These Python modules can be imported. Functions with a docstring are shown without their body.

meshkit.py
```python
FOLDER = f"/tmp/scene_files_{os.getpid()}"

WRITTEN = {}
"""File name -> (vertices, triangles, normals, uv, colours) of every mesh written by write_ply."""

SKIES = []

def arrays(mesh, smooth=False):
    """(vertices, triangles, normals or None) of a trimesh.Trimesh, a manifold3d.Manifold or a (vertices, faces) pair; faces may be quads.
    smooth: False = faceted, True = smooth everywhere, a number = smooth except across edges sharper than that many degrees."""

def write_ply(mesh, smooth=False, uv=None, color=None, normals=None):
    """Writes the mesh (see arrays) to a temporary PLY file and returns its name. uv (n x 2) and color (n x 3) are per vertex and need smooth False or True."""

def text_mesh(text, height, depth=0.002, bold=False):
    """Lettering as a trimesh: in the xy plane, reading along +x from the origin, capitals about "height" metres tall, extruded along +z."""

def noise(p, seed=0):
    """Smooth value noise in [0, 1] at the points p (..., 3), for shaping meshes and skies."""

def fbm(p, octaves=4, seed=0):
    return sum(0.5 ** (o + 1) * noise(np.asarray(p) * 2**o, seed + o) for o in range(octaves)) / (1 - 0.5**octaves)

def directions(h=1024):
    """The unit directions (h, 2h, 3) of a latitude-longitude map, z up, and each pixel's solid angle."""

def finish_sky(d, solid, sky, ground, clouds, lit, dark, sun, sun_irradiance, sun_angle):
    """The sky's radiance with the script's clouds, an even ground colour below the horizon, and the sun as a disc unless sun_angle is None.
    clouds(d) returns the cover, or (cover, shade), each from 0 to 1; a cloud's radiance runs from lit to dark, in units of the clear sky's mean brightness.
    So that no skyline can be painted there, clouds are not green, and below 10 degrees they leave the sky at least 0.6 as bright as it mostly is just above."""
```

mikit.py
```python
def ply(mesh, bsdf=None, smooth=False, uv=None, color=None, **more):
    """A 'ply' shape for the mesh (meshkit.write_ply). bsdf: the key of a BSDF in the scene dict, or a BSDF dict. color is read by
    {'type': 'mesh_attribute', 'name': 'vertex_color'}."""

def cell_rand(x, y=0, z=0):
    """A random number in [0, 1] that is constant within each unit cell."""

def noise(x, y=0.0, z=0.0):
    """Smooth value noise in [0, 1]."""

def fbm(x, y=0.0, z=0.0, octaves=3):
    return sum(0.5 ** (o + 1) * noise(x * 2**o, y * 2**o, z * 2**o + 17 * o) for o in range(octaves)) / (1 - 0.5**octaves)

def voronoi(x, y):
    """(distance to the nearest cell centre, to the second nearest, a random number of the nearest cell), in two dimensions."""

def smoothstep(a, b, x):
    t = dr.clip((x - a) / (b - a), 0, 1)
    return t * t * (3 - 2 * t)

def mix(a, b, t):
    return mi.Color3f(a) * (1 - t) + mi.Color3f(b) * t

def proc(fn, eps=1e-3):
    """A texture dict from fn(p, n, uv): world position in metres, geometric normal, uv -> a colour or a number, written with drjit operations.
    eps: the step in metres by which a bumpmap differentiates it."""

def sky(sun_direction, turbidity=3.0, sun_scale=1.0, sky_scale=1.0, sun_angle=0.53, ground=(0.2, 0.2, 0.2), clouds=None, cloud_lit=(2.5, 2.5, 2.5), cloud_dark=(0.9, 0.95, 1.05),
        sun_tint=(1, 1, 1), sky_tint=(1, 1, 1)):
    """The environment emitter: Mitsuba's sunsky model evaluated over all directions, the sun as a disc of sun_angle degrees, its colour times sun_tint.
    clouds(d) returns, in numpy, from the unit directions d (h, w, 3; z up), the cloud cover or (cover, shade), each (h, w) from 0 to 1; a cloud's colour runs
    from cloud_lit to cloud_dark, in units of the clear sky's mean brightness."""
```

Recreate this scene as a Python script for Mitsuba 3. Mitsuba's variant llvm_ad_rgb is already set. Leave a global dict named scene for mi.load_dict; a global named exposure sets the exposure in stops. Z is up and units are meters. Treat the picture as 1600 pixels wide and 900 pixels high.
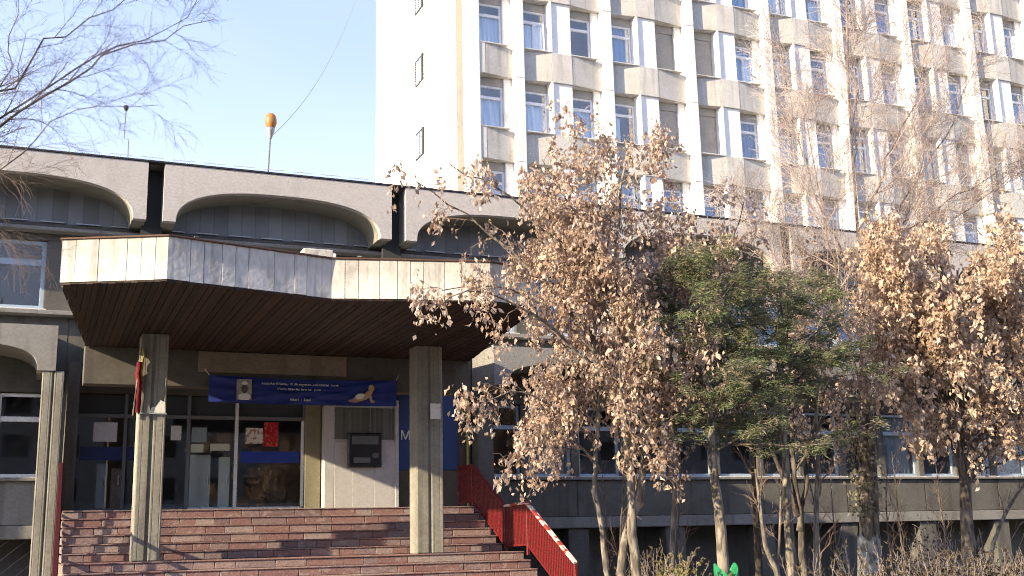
import math
import numpy as np, trimesh, mitsuba as mi, drjit as dr
import manifold3d
from shapely.geometry import Polygon, LineString, box as sbox
from shapely import affinity
import mikit, meshkit
from mikit import proc, noise, fbm, voronoi, cell_rand, smoothstep, mix

T = mi.ScalarTransform4f
scene, labels = {}, {}

# ------------------------------------------------------------------ camera, sky, exposure
# world: x along the facades (right), y into the picture, z up; the lens is at the origin, 1.6 m above the ground
GROUND = -1.6
YAW, PITCH, ROLL = np.radians([22.826, 12.456, -1.346])
fw = np.array([math.sin(YAW) * math.cos(PITCH), math.cos(YAW) * math.cos(PITCH), math.sin(PITCH)])
rt = np.array([math.cos(YAW), -math.sin(YAW), 0.0]); up0 = np.cross(rt, fw)
upv = -rt * math.sin(ROLL) + up0 * math.cos(ROLL)
scene['camera'] = {'type': 'perspective', 'fov': 48.67, 'fov_axis': 'x', 'near_clip': 0.1, 'far_clip': 2000.0,
                   'to_world': T().look_at(origin=[0, 0, 0], target=fw.tolist(), up=upv.tolist())}
SUN_AZ, SUN_EL = math.radians(15.5), math.radians(19.8)      # the sun stands low and far to the left, some 15 degrees in front of the facades
def thin_haze(d):                                            # a veil of high thin haze, denser towards the horizon, with faint streaks
    e = np.clip(d[..., 2], 0, 1)
    return np.clip(.06 + .52 * np.exp(-e * 3.0) + .16 * (meshkit.fbm(d * np.array([2.2, 2.2, 5.0]), 4, 3) - .5), 0, 1)
scene['sky_light'] = mikit.sky([-math.cos(SUN_AZ) * math.cos(SUN_EL), -math.sin(SUN_AZ) * math.cos(SUN_EL), math.sin(SUN_EL)],
                               turbidity=3.5, sun_tint=(0.90, 1.0, 1.16), sky_tint=(0.91, 0.93, 1.17),
                               clouds=thin_haze, cloud_lit=(2.76, 2.78, 3.50))
exposure = 3.3

# ------------------------------------------------------------------ helpers
def num(key):
    if key not in scene and key not in labels and key not in HOLD:
        return key
    k = COUNT.get(key, 0)
    while True:
        k += 1
        n = f'{key}_{k:03d}'
        if n not in scene and n not in labels and n not in HOLD:
            COUNT[key] = k
            return n
COUNT, HOLD = {}, set()

def thing(name, label, cat, group=None):
    k = num(name); labels[k] = {'label': label, 'category': cat}
    if group: labels[k]['group'] = group
    return k

def part(parent, name, mesh, mat, smooth=False, label=None, kind=None, color=None):
    k = num(f'{parent}__{name}')
    scene[k] = mikit.ply(mesh, mat, smooth, color=color)
    if label or kind:
        labels[k] = {}
        if label: labels[k]['label'] = label
        if kind: labels[k]['kind'] = kind
    return k

def solo(name, mesh, mat, label, cat, smooth=False, group=None):
    k = num(name); scene[k] = mikit.ply(mesh, mat, smooth)
    labels[k] = {'label': label, 'category': cat}
    if group: labels[k]['group'] = group
    return k

def struct(name, mesh, mat, smooth=False, label=None):
    scene[name] = mikit.ply(mesh, mat, smooth); labels[name] = {'kind': 'structure'}
    if label: labels[name]['label'] = label
    return name

def _cb_topology():
    pts, sig = [], []
    for sx in (-1, 1):
        for sy in (-1, 1):
            for sz in (-1, 1):
                for ax in range(3):
                    ins = [1.0, 1.0, 1.0]; ins[ax] = 0.0
                    sig.append((sx, sy, sz, *ins)); pts.append([sx * (1 - .2 * ins[0]), sy * (1 - .2 * ins[1]), sz * (1 - .2 * ins[2])])
    h = trimesh.convex.convex_hull(np.array(pts))
    d = ((h.vertices[:, None] - np.array(pts)[None]) ** 2).sum(-1).argmin(1)
    return np.array(sig)[d], np.array(h.faces)
CB_SIG, CB_F = _cb_topology()
BX = trimesh.creation.box((2, 2, 2)); BX_V, BX_F = np.array(BX.vertices), np.array(BX.faces)

def bx(x0, x1, y0, y1, z0, z1, c=0.012):
    """A box with chamfered edges, as (vertices, faces)."""
    ce = np.array([(x0 + x1) / 2, (y0 + y1) / 2, (z0 + z1) / 2]); hf = np.array([x1 - x0, y1 - y0, z1 - z0]) / 2
    if c <= 0:
        return trimesh.Trimesh(BX_V * hf + ce, BX_F, process=False)
    c = min(c, 0.45 * hf.min())
    return trimesh.Trimesh(CB_SIG[:, :3] * (hf - c * CB_SIG[:, 3:]) + ce, CB_F, process=False)

def cat(ms):
    vs, fs, n = [], [], 0
    for m in ms:
        v, f = (np.asarray(m.vertices), np.asarray(m.faces)) if hasattr(m, 'faces') else m
        vs.append(v); fs.append(f + n); n += len(v)
    return trimesh.Trimesh(np.vstack(vs), np.vstack(fs), process=False)

def bar(a, b, w, d, up=(0, 0, 1), c=0.004):
    """A rectangular bar from a to b: w across, d along 'up'."""
    a, b = np.asarray(a, float), np.asarray(b, float); L = np.linalg.norm(b - a)
    t = (b - a) / L; s = np.cross(t, up); s /= np.linalg.norm(s); u = np.cross(s, t)
    m = bx(0, L, -w / 2, w / 2, -d / 2, d / 2, c)
    m.vertices = a + m.vertices @ np.array([t, -s, u])
    return m

def tube(p, r, sides=6, cap=True):
    p = np.asarray(p, float); r = np.broadcast_to(np.asarray(r, float), (len(p),))
    t = np.gradient(p, axis=0); t /= np.linalg.norm(t, axis=1, keepdims=True) + 1e-12
    ref = np.array([1.0, 0.13, 0]) if abs(t[:, 2]).mean() > 0.6 else np.array([0, 0.1, 1.0])
    a = np.cross(t, ref); a /= np.linalg.norm(a, axis=1, keepdims=True) + 1e-12
    b = np.cross(t, a); g = np.arange(sides) * 2 * np.pi / sides
    v = p[:, None] + r[:, None, None] * (np.cos(g)[None, :, None] * a[:, None] + np.sin(g)[None, :, None] * b[:, None])
    i, j = np.meshgrid(np.arange(len(p) - 1), np.arange(sides), indexing='ij'); j2 = (j + 1) % sides
    q = np.stack([i * sides + j, (i + 1) * sides + j, (i + 1) * sides + j2, i * sides + j2], -1).reshape(-1, 4)
    v = v.reshape(-1, 3); f = np.vstack([q[:, [0, 1, 2]], q[:, [0, 2, 3]]])
    if cap:
        n = len(v); v = np.vstack([v, p[:1], p[-1:]]); k = np.arange(sides); k2 = (k + 1) % sides; o = (len(p) - 1) * sides
        f = np.vstack([f, np.stack([k * 0 + n, k, k2], 1), np.stack([k * 0 + n + 1, o + k2, o + k], 1)])
    return v, f

def prism_xz(poly, y0, y1):
    """A shapely polygon drawn in (x, z), extruded from y0 to y1."""
    m = trimesh.creation.extrude_polygon(poly, y1 - y0, engine='earcut')
    v = np.array(m.vertices); m.vertices = np.stack([v[:, 0], y1 - v[:, 2], v[:, 1]], 1)
    return m

def prism_xy(poly, z0, z1):
    m = trimesh.creation.extrude_polygon(poly, z1 - z0, engine='earcut'); m.apply_translation([0, 0, z0]); return m

# ------------------------------------------------------------------ materials
def rough(col, r=0.75, spec=0.3):
    return {'type': 'principled', 'base_color': col if isinstance(col, dict) else {'type': 'rgb', 'value': list(col)}, 'roughness': r, 'specular': spec}

def mat(name, d): scene[name] = {'type': 'twosided', 'b': d, } if d.get('type') in ('principled', 'roughplastic', 'diffuse', 'bumpmap') else d

def bump(b, fn, eps=0.003):
    return {'type': 'bumpmap', 'tex': proc(fn, eps), 'scale': 1.0, 'b': b}

def concrete(base, stain, warm, boards=0.0, streak=0.5, axis=0):
    """Cast concrete: mottling, rain streaks that run down, dirt spots, and (boards > 0) board marks of that width."""
    def fn(p, n, uv):
        h = p.x + p.y * 0.83
        m = fbm(p.x * 1.7, p.y * 1.7, p.z * 1.7, 4)
        s = fbm(h * 5.5, p.z * 0.33, 3.0, 3)
        d = noise(p.x * 23, p.y * 23, p.z * 23)
        c = mix(base, warm, smoothstep(0.35, 0.75, m))
        c = mix(c, stain, smoothstep(0.52, 0.82, s) * streak)
        c = c * (0.88 + 0.24 * d)
        if boards > 0:
            k = dr.floor(h / boards); e = dr.abs(h / boards - k - 0.5) * 2
            c = c * (0.86 + 0.26 * cell_rand(k, 7, 3)) * (1 - 0.35 * smoothstep(0.9, 0.98, e))
        return c
    return fn

def cbump(boards=0.0):
    def fn(p, n, uv):
        v = 0.006 * fbm(p.x * 14, p.y * 14, p.z * 14, 3)
        if boards > 0:
            h = p.x + p.y * 0.83; k = dr.floor(h / boards); e = dr.abs(h / boards - k - 0.5) * 2
            v = v + 0.004 * cell_rand(k, 5, 1) - 0.006 * smoothstep(0.86, 0.98, e)
        return v
    return fn

def fascia(base, stain):
    def fn(p, n, uv):
        h = p.x + p.y * 0.83
        s = fbm(h * 16, p.z * 0.8, 3.0, 3); m = fbm(h * 2.3, p.z * 2.3, 1.0, 4)
        c = mix(base, stain, .62 * smoothstep(.50, .78, s))
        c = mix(c, (.30, .28, .25), .55 * smoothstep(.55, .8, m) )
        top = smoothstep(4.02, 4.38, p.z + .25 * fbm(h * 9, 2.0, 5.0, 2)) * .35
        return mix(c, (.20, .185, .165), top) * (.88 + .24 * noise(p.x * 30, p.y * 30, p.z * 12))
    return fn
mat('concrete_fascia', bump(rough(proc(fascia((.66, .645, .615), (.40, .375, .34))), .85), cbump()))
mat('concrete_fascia_dark', bump(rough(proc(fascia((.59, .58, .56), (.33, .31, .29))), .85), cbump()))
mat('concrete_column', bump(rough(proc(concrete((.27, .265, .24), (.12, .115, .10), (.215, .21, .185), 0.115, 0.6)), .88), cbump(0.115)))
mat('concrete_wall', bump(rough(proc(concrete((.115, .112, .104), (.06, .057, .052), (.092, .088, .082), 0.0, 0.6)), .88), cbump()))
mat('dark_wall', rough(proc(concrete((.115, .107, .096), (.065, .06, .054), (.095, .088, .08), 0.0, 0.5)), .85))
mat('concrete_pale', bump(rough(proc(concrete((.22, .217, .213), (.11, .105, .10), (.185, .18, .172), 0.0, 0.5)), .88), cbump()))
mat('spandrel', bump(rough(proc(concrete((.50, .485, .46), (.29, .275, .255), (.45, .435, .41), 0.0, 0.5)), .85), cbump()))
mat('spandrel_pale', bump(rough(proc(concrete((.54, .53, .51), (.34, .325, .305), (.49, .475, .45), 0.0, 0.5)), .85), cbump()))

def plaster(base, stain):
    def fn(p, n, uv):
        m = fbm(p.x * 2.1, p.y * 2.1, p.z * 2.1, 4); s = fbm((p.x + p.y) * 4, p.z * 0.4, 1.0, 3); d = noise(p.x * 31, p.y * 31, p.z * 31)
        return mix(base, stain, 0.55 * smoothstep(0.5, 0.8, m) + 0.4 * smoothstep(0.58, 0.8, s)) * (0.90 + 0.2 * d)
    return fn
def roughcast(p, n, uv): return 0.010 * fbm(p.x * 34, p.y * 34, p.z * 34, 2)
mat('arch_plaster', bump(rough(proc(plaster((.44, .42, .412), (.36, .34, .33))), .9), roughcast))
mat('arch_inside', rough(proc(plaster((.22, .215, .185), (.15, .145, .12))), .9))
mat('white_paint', bump(rough(proc(plaster((.80, .78, .74), (.66, .63, .58))), .75), cbump()))
mat('tower_end_paint', rough(proc(plaster((.82, .81, .79), (.78, .76, .73))), .8))
mat('corner_beige', rough(proc(plaster((.235, .215, .19), (.18, .165, .145))), .85))
mat('pier_paint', rough(proc(plaster((.80, .79, .78), (.70, .68, .66))), .7))

def panel_metal(p, n, uv):
    k = dr.floor(p.x / 0.31); e = dr.abs(p.x / 0.31 - k - 0.5) * 2
    return mi.Color3f(.20, .215, .235) * (0.85 + 0.3 * cell_rand(k, 2, 9)) * (1 - 0.3 * smoothstep(0.92, 0.98, e)) * (0.85 + 0.3 * fbm(p.x * 3, p.z * 2, 4.0, 3))
mat('recess_sheet', rough(proc(panel_metal), .6))
mat('dark_metal', rough((.035, .035, .042), .5))
mat('flashing', rough(proc(lambda p, n, uv: mix((.07, .045, .035), (.13, .07, .05), fbm(p.x * 6, p.y * 6, p.z * 6, 3))), .6))
mat('galvanised', {'type': 'principled', 'base_color': {'type': 'rgb', 'value': [.42, .43, .45]}, 'roughness': .45, 'metallic': .6})
mat('gap_grey', rough((.045, .048, .05), .8))
mat('void_dark', rough((.018, .018, .020), .9))
mat('basement_dark', rough(proc(plaster((.15, .145, .14), (.08, .077, .074))), .9))
mat('brick_block', rough(proc(plaster((.27, .27, .255), (.20, .20, .19))), .9))
mat('interior_wall', rough((.22, .22, .21), .9))
mat('room_dark', rough((.09, .10, .12), .9))
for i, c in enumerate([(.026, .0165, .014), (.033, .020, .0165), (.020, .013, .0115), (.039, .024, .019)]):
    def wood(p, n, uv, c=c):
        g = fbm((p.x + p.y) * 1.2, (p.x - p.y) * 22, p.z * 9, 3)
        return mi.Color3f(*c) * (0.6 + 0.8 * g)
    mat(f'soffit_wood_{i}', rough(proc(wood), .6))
mat('white_frame', rough(proc(plaster((.74, .76, .80), (.58, .60, .63))), .45, .4))
mat('blue_frame', rough((.31, .40, .51), .5))
mat('grey_frame', rough((.16, .17, .18), .5))
mat('glass', {'type': 'thindielectric', 'int_ior': 1.52})
mat('glass_tower', {'type': 'thindielectric', 'int_ior': 2.0})
mat('curtain', rough(proc(lambda p, n, uv: mix((.28, .41, .58), (.48, .61, .76), noise((p.x + 0.13 * p.z) * 16, p.z * 0.5, 2.0))), .9))
mat('curtain_blue', rough(proc(lambda p, n, uv: mix((.05, .155, .34), (.13, .27, .48), noise(p.x * 12, p.z * 0.6, 5.0))), .9))
mat('curtain_deep', rough(proc(lambda p, n, uv: mix((.025, .06, .16), (.05, .11, .26), noise(p.x * 9, p.z * .6, 5.0))), .9))
mat('curtain_dim', rough((.16, .19, .22), .9))
mat('brick_infill', rough(proc(plaster((.36, .34, .31), (.27, .255, .235))), .9))
mat('sill_metal', rough(proc(plaster((.60, .58, .56), (.38, .35, .32))), .5))
for i, c in enumerate([(.24, .145, .135), (.215, .128, .125), (.275, .195, .185), (.185, .125, .130), (.30, .24, .23), (.225, .165, .165)]):
    def stone(p, n, uv, c=c):
        m = fbm(p.x * 9, p.y * 9, p.z * 9, 4); s = noise(p.x * 40, p.y * 40, p.z * 60)
        return mix(c, (.34, .28, .27), 0.65 * smoothstep(0.55, 0.8, m)) * (0.72 + 0.5 * s)
    mat(f'stair_stone_{i}', bump(rough(proc(stone), .6, .4), lambda p, n, uv: 0.004 * fbm(p.x * 22, p.y * 22, p.z * 22, 3)))
mat('stair_mortar', rough(proc(lambda p, n, uv: mix((.19, .16, .155), (.11, .09, .09), fbm(p.x * 8, p.y * 8, p.z * 8, 3))), .9))
def worn_red(p, n, uv):
    w = fbm(p.x * 17, p.y * 17, p.z * 17, 4)
    return mix((.125, .011, .013), (.05, .022, .02), smoothstep(0.62, 0.74, w)) * (0.8 + 0.4 * noise(p.x * 50, p.y * 50, p.z * 50))
mat('red_paint', rough(proc(worn_red), .45, .45))
mat('dark_red_paint', rough((.055, .010, .012), .6))
mat('rail_top', rough(proc(lambda p, n, uv: mix((.62, .56, .50), (.30, .05, .04), smoothstep(0.48, 0.58, fbm(p.x * 11, p.y * 5, p.z * 11, 4)))), .5))
mat('banner_cloth', rough(proc(lambda p, n, uv: mix((.012, .022, .16), (.022, .045, .25), fbm(p.x * 3, p.z * 5, 2.0, 3))), .55, .4))
mat('print_white', rough((.78, .78, .76), .6))
mat('print_grey', rough(proc(lambda p, n, uv: mix((.20, .21, .20), (.42, .44, .44), fbm(p.x * 14, p.z * 14, 3.0, 2))), .7))
mat('print_skin', rough((.50, .33, .20), .7))
mat('print_dark', rough((.10, .09, .08), .7))
mat('print_pink', rough((.40, .22, .20), .7))
mat('sign_blue', rough((.014, .045, .17), .4, .5))
mat('stripe_blue', rough((.015, .045, .30), .4, .5))
mat('stripe_navy', rough((.012, .025, .13), .4, .5))
mat('paper', rough(proc(lambda p, n, uv: mi.Color3f(.68, .68, .67) * (0.92 + 0.14 * noise(p.x * 20, p.z * 30, 1.0))), .8))
mat('paper_grey', rough((.26, .31, .34), .8))
mat('blind_grey', rough((.07, .08, .09), .8))
mat('door_pale', rough((.42, .50, .50), .6))
mat('paper_cream', rough((.55, .55, .44), .8))
mat('poster_red', rough(proc(lambda p, n, uv: mix((.42, .012, .014), (.55, .10, .09), smoothstep(.55, .7, noise(p.x * 30, p.z * 26, 7.0)))), .5))
mat('poster_mixed', rough(proc(lambda p, n, uv: mix((.66, .62, .55), (.40, .26, .20), smoothstep(.5, .66, noise(p.x * 22, p.z * 17, 4.0)))), .6))
mat('kiosk_white', rough(proc(plaster((.52, .51, .51), (.43, .425, .42))), .45, .4))
mat('kiosk_glass', rough(proc(lambda p, n, uv: mi.Color3f(.13, .14, .125) * (0.7 + 0.6 * noise(p.x * 26, 1.0, p.z * 0.7))), .25, .5))
mat('black_plastic', rough((.014, .014, .016), .4, .5))
mat('screen_dim', rough((.13, .145, .15), .25, .5))
mat('yellow_wall', rough(proc(plaster((.24, .22, .155), (.17, .155, .11))), .8))
mat('beige_panel', rough(proc(concrete((.115, .098, .078), (.065, .055, .045), (.095, .08, .063), 0.0, 0.5)), .8))
mat('name_board', rough(proc(concrete((.25, .215, .175), (.15, .125, .10), (.21, .18, .145), 0.0, 0.5)), .8))
mat('pipe_yellow', rough((.42, .34, .12), .5))
mat('flag_red', rough((.15, .012, .022), .8)); mat('flag_yellow', rough((.34, .27, .07), .8)); mat('flag_blue', rough((.01, .03, .20), .8))
mat('lamp_amber', {'type': 'roughplastic', 'diffuse_reflectance': {'type': 'rgb', 'value': [.50, .20, .05]}, 'alpha': .15})
mat('bin_green', rough(proc(lambda p, n, uv: mi.Color3f(.014, .20, .080) * (0.55 + 0.8 * fbm(p.x * 8, p.y * 8, p.z * 8, 2))), .35, .5))
mat('soil', rough(proc(lambda p, n, uv: mix((.085, .070, .050), (.16, .14, .085), fbm(p.x * .9, p.y * .9, 1.0, 5))), .95))
mat('paving', rough(proc(lambda p, n, uv: mix((.20, .195, .19), (.13, .125, .12), fbm(p.x * 2, p.y * 2, 1.0, 4))), .9))
mat('asphalt', rough(proc(lambda p, n, uv: mi.Color3f(.055, .055, .057) * (0.8 + 0.4 * fbm(p.x * 9, p.y * 9, 1.0, 3))), .9))
mat('gravel_roof', rough(proc(lambda p, n, uv: mi.Color3f(.12, .115, .11) * (0.6 + 0.8 * noise(p.x * 30, p.y * 30, 1.0))), .95))

def bark(c0, c1, f=1.0):
    def fn(p, n, uv):
        v = fbm(p.x * 26 * f, p.y * 26 * f, p.z * 5 * f, 4)
        return mix(c0, c1, smoothstep(0.35, 0.7, v))
    return fn
def bark_bump(p, n, uv): return 0.012 * fbm(p.x * 30, p.y * 30, p.z * 7, 3)
mat('bark_grey', bump(rough(proc(bark((.06, .05, .043), (.16, .138, .118))), .9), bark_bump))
mat('bark_pale', bump(rough(proc(bark((.10, .086, .072), (.27, .24, .20))), .9), bark_bump))
mat('bark_dark', bump(rough(proc(bark((.026, .021, .019), (.085, .068, .056))), .9), bark_bump))
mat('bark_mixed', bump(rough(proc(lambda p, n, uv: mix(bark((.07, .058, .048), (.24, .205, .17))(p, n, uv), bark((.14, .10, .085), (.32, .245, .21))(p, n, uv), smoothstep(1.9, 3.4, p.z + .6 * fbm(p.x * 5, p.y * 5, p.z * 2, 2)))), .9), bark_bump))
mat('twig_brown', rough((.19, .135, .11), .85))
mat('twig_pink', rough((.43, .36, .33), .85))
mat('twig_birch', rough((.12, .09, .085), .8))
mat('limewash', rough(proc(lambda p, n, uv: mix((.30, .315, .32), (.12, .115, .11), smoothstep(.42, .66, fbm(p.x * 13, p.y * 13, p.z * 6, 3)))), .9))

def leafmat(name, a, b, trans=0.5):
    scene[name] = {'type': 'principledthin', 'base_color': {'type': 'mesh_attribute', 'name': 'vertex_color'}, 'roughness': .7, 'diff_trans': trans, 'spec_trans': 0.0}
leafmat('leaf_thin', None, None, 0.9)
leafmat('needle_thin', None, None, 0.7)

# ------------------------------------------------------------------ setting
gx, gy = np.meshgrid(np.linspace(-400, 400, 41), np.linspace(-400, 400, 41))
gv = np.stack([gx.ravel(), gy.ravel(), np.full(gx.size, GROUND)], 1)
ii = np.arange(40)[:, None] * 41 + np.arange(40)[None]
gf = np.stack([ii, ii + 1, ii + 42, ii + 41], -1).reshape(-1, 4)
struct('ground', (gv, gf), 'soil')
struct('path', bx(0.4, 9.0, -6, 16.72, GROUND - .1, GROUND + .05, .01), 'paving')
struct('road', bx(-200, 200, -16, -6.01, GROUND - .1, GROUND + .012, 0), 'asphalt')

# ------------------------------------------------------------------ across the road, behind the viewer (seen in the window panes)
OB = thing('opposite_building', 'long brown brick apartment block across the road behind the viewer', 'building')
part(OB, 'wall', bx(-45, 75, -38, -27, GROUND, 13.5, 0), 'brick_block')
part(OB, 'roof', bx(-45.4, 75.4, -38.4, -26.6, 13.502, 13.9, .02), 'void_dark')
for fl in range(5):
    for k in range(40):
        if fl * 40 + k < 200: part(OB, 'window', bx(-44 + 3 * k, -42.5 + 3 * k, -27.05, -26.96, .2 + 2.75 * fl, 1.6 + 2.75 * fl, 0), 'void_dark')

# ------------------------------------------------------------------ low entrance building
YW = 25.5
B = thing('entrance_building', 'long two storey concrete building with rounded arches under its flat roof, behind the canopy', 'building')
XL, XR = -14.33, 45.52
PITCH_X, G0 = 5.44, 2.02
def grid(y, z0, z1, spans, m, name='wall_panel', d=.4, c=.015):
    for a, b in spans: part(B, name, bx(a, b, y, y + d, z0, z1, c), m)

def window(holder, x0, x1, z0, z1, y, glass='glass', frame='white_frame', transom=0.70, mull=True, sill=True, curtain=None, fw_=0.07, rng=None, split=.5):
    """frame with a transom; panes and sill are its pieces"""
    fr = [bx(x0, x1, y, y + .07, z1 - fw_, z1, .006), bx(x0, x1, y, y + .07, z0, z0 + fw_, .006),
          bx(x0, x0 + fw_, y + .001, y + .069, z0 + fw_, z1 - fw_, .006), bx(x1 - fw_, x1, y + .001, y + .069, z0 + fw_, z1 - fw_, .006)]
    zt = z0 + (z1 - z0) * transom
    if transom < 1: fr.append(bx(x0 + fw_, x1 - fw_, y - .006, y + .066, zt, zt + fw_ * 1.5, .006))
    if mull:
        xm = x0 + (x1 - x0) * split; fr.append(bx(xm - fw_ * .6, xm + fw_ * .6, y - .003, y + .064, z0 + fw_, zt if transom < 1 else z1 - fw_, .006))
    w = part(holder, 'window', cat(fr), frame)
    pane = [bx(x0 + fw_ * .6, x1 - fw_ * .6, y + .033, y + .036, z0 + fw_ * .6, z1 - fw_ * .6, 0)]
    q = np.array([[x0 + .03, y + .035, z0 + .03], [x1 - .03, y + .035, z0 + .03], [x1 - .03, y + .035, z1 - .03], [x0 + .03, y + .035, z1 - .03]])
    part(w, 'pane', (q, np.array([[0, 1, 2, 3]])), glass)
    if sill: part(w, 'sill', bx(x0 - .06, x1 + .06, y - .20, y + .02, z0 - .05, z0 - .002, .008), 'sill_metal')
    if curtain:
        a, b, mm, zz = curtain
        xa, xb = x0 + (x1 - x0) * a, x0 + (x1 - x0) * b
        n = max(8, int((xb - xa) / .045)); xs = np.linspace(xa, xb, n); ys = y + .16 + .025 * np.sin(np.arange(n) * 1.7) + .012 * np.sin(np.arange(n) * 0.61)
        v = np.vstack([np.stack([xs, ys, np.full(n, z0 + .04)], 1), np.stack([xs, ys, np.full(n, z0 + (z1 - z0) * zz)], 1)])
        k = np.arange(n - 1)
        part(w, 'curtain', (v, np.stack([k, k + 1, k + 1 + n, k + n], 1)), mm, True)
    return w

# base storey: recessed and dark behind square piers, a light beam over it
zones = [(XL, 0.46), (9.62, XR)]
rb = np.random.default_rng(3)
for a, b in zones:
    part(B, 'basement_wall', bx(a, b, YW + 1.0, YW + 1.3, GROUND - .3, .20, 0), 'basement_dark')
    part(B, 'base_beam', bx(a, b, YW - .10, YW + .35, .20, .47, .015), 'concrete_pale')
    n = int((b - a) / 2.72)
    xs = [b - 2.72 * i for i in range(n + 1)] if b < 1 else [a + 2.72 * i for i in range(n + 1)]
    for i, x in enumerate(xs):
        part(B, 'basement_pier', bx(x - .28, x + .28, YW - .02, YW + .5, GROUND - .3, .199, .02), 'concrete_wall')
    xs = sorted(xs)
    for x0, x1 in zip(xs[:-1], xs[1:]):
        part(B, 'parapet_panel', bx(x0 + .008, x1 - .008, YW - .02 - .015 * rb.random(), YW + .38, .478, 1.36, .012), 'concrete_wall' if a > 1 else 'concrete_pale')
        w2 = (x1 - x0) / 2
        for s in range(2):
            wa, wb = x0 + s * w2 + .10, x0 + (s + 1) * w2 - .10
            cu = None
            if a > 1 and rb.random() < .22: cu = (0, 1, 'curtain_dim', .66 if rb.random() < .5 else .98)
            window(B, wa, wb, 1.45, 3.18, YW + .12, curtain=cu, mull=False, transom=.66, frame='blue_frame' if a > 1 else 'white_frame')
            part(B, 'pier', bx(wb, wb + .2, YW + .02, YW + .38, 1.36, 3.2, .012), 'concrete_wall')
    part(B, 'sill_beam', bx(a, b, YW - .12, YW + .30, 1.362, 1.43, .01), 'concrete_pale')
    part(B, 'lintel', bx(a, b, YW - .01, YW + .4, 3.202, 4.80, .01), 'concrete_wall')
    # ground floor grilles
    for x0, x1 in zip(xs[:-1], xs[1:]):
        if x0 > 1: continue
        wires = []
        for k in range(14):
            t0 = -1.5 + .28 * k
            for sgn in (1, -1):
                l = LineString([(x0, -1.5 + t0), (x0 + 3.2, -1.5 + t0 + sgn * 2.6)]).intersection(sbox(x0 + .28, GROUND, x1 - .28, .19))
                if l.is_empty or l.geom_type != 'LineString': continue
                (ax, az), (bx_, bz) = l.coords[0], l.coords[-1]
                if math.hypot(ax - bx_, az - bz) > .05: wires.append(tube([(ax, YW + .05 + .004 * sgn, az), (bx_, YW + .05 + .004 * sgn, bz)], .006, 4, False))
        part(B, 'grille', cat(wires), 'grey_frame')

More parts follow.
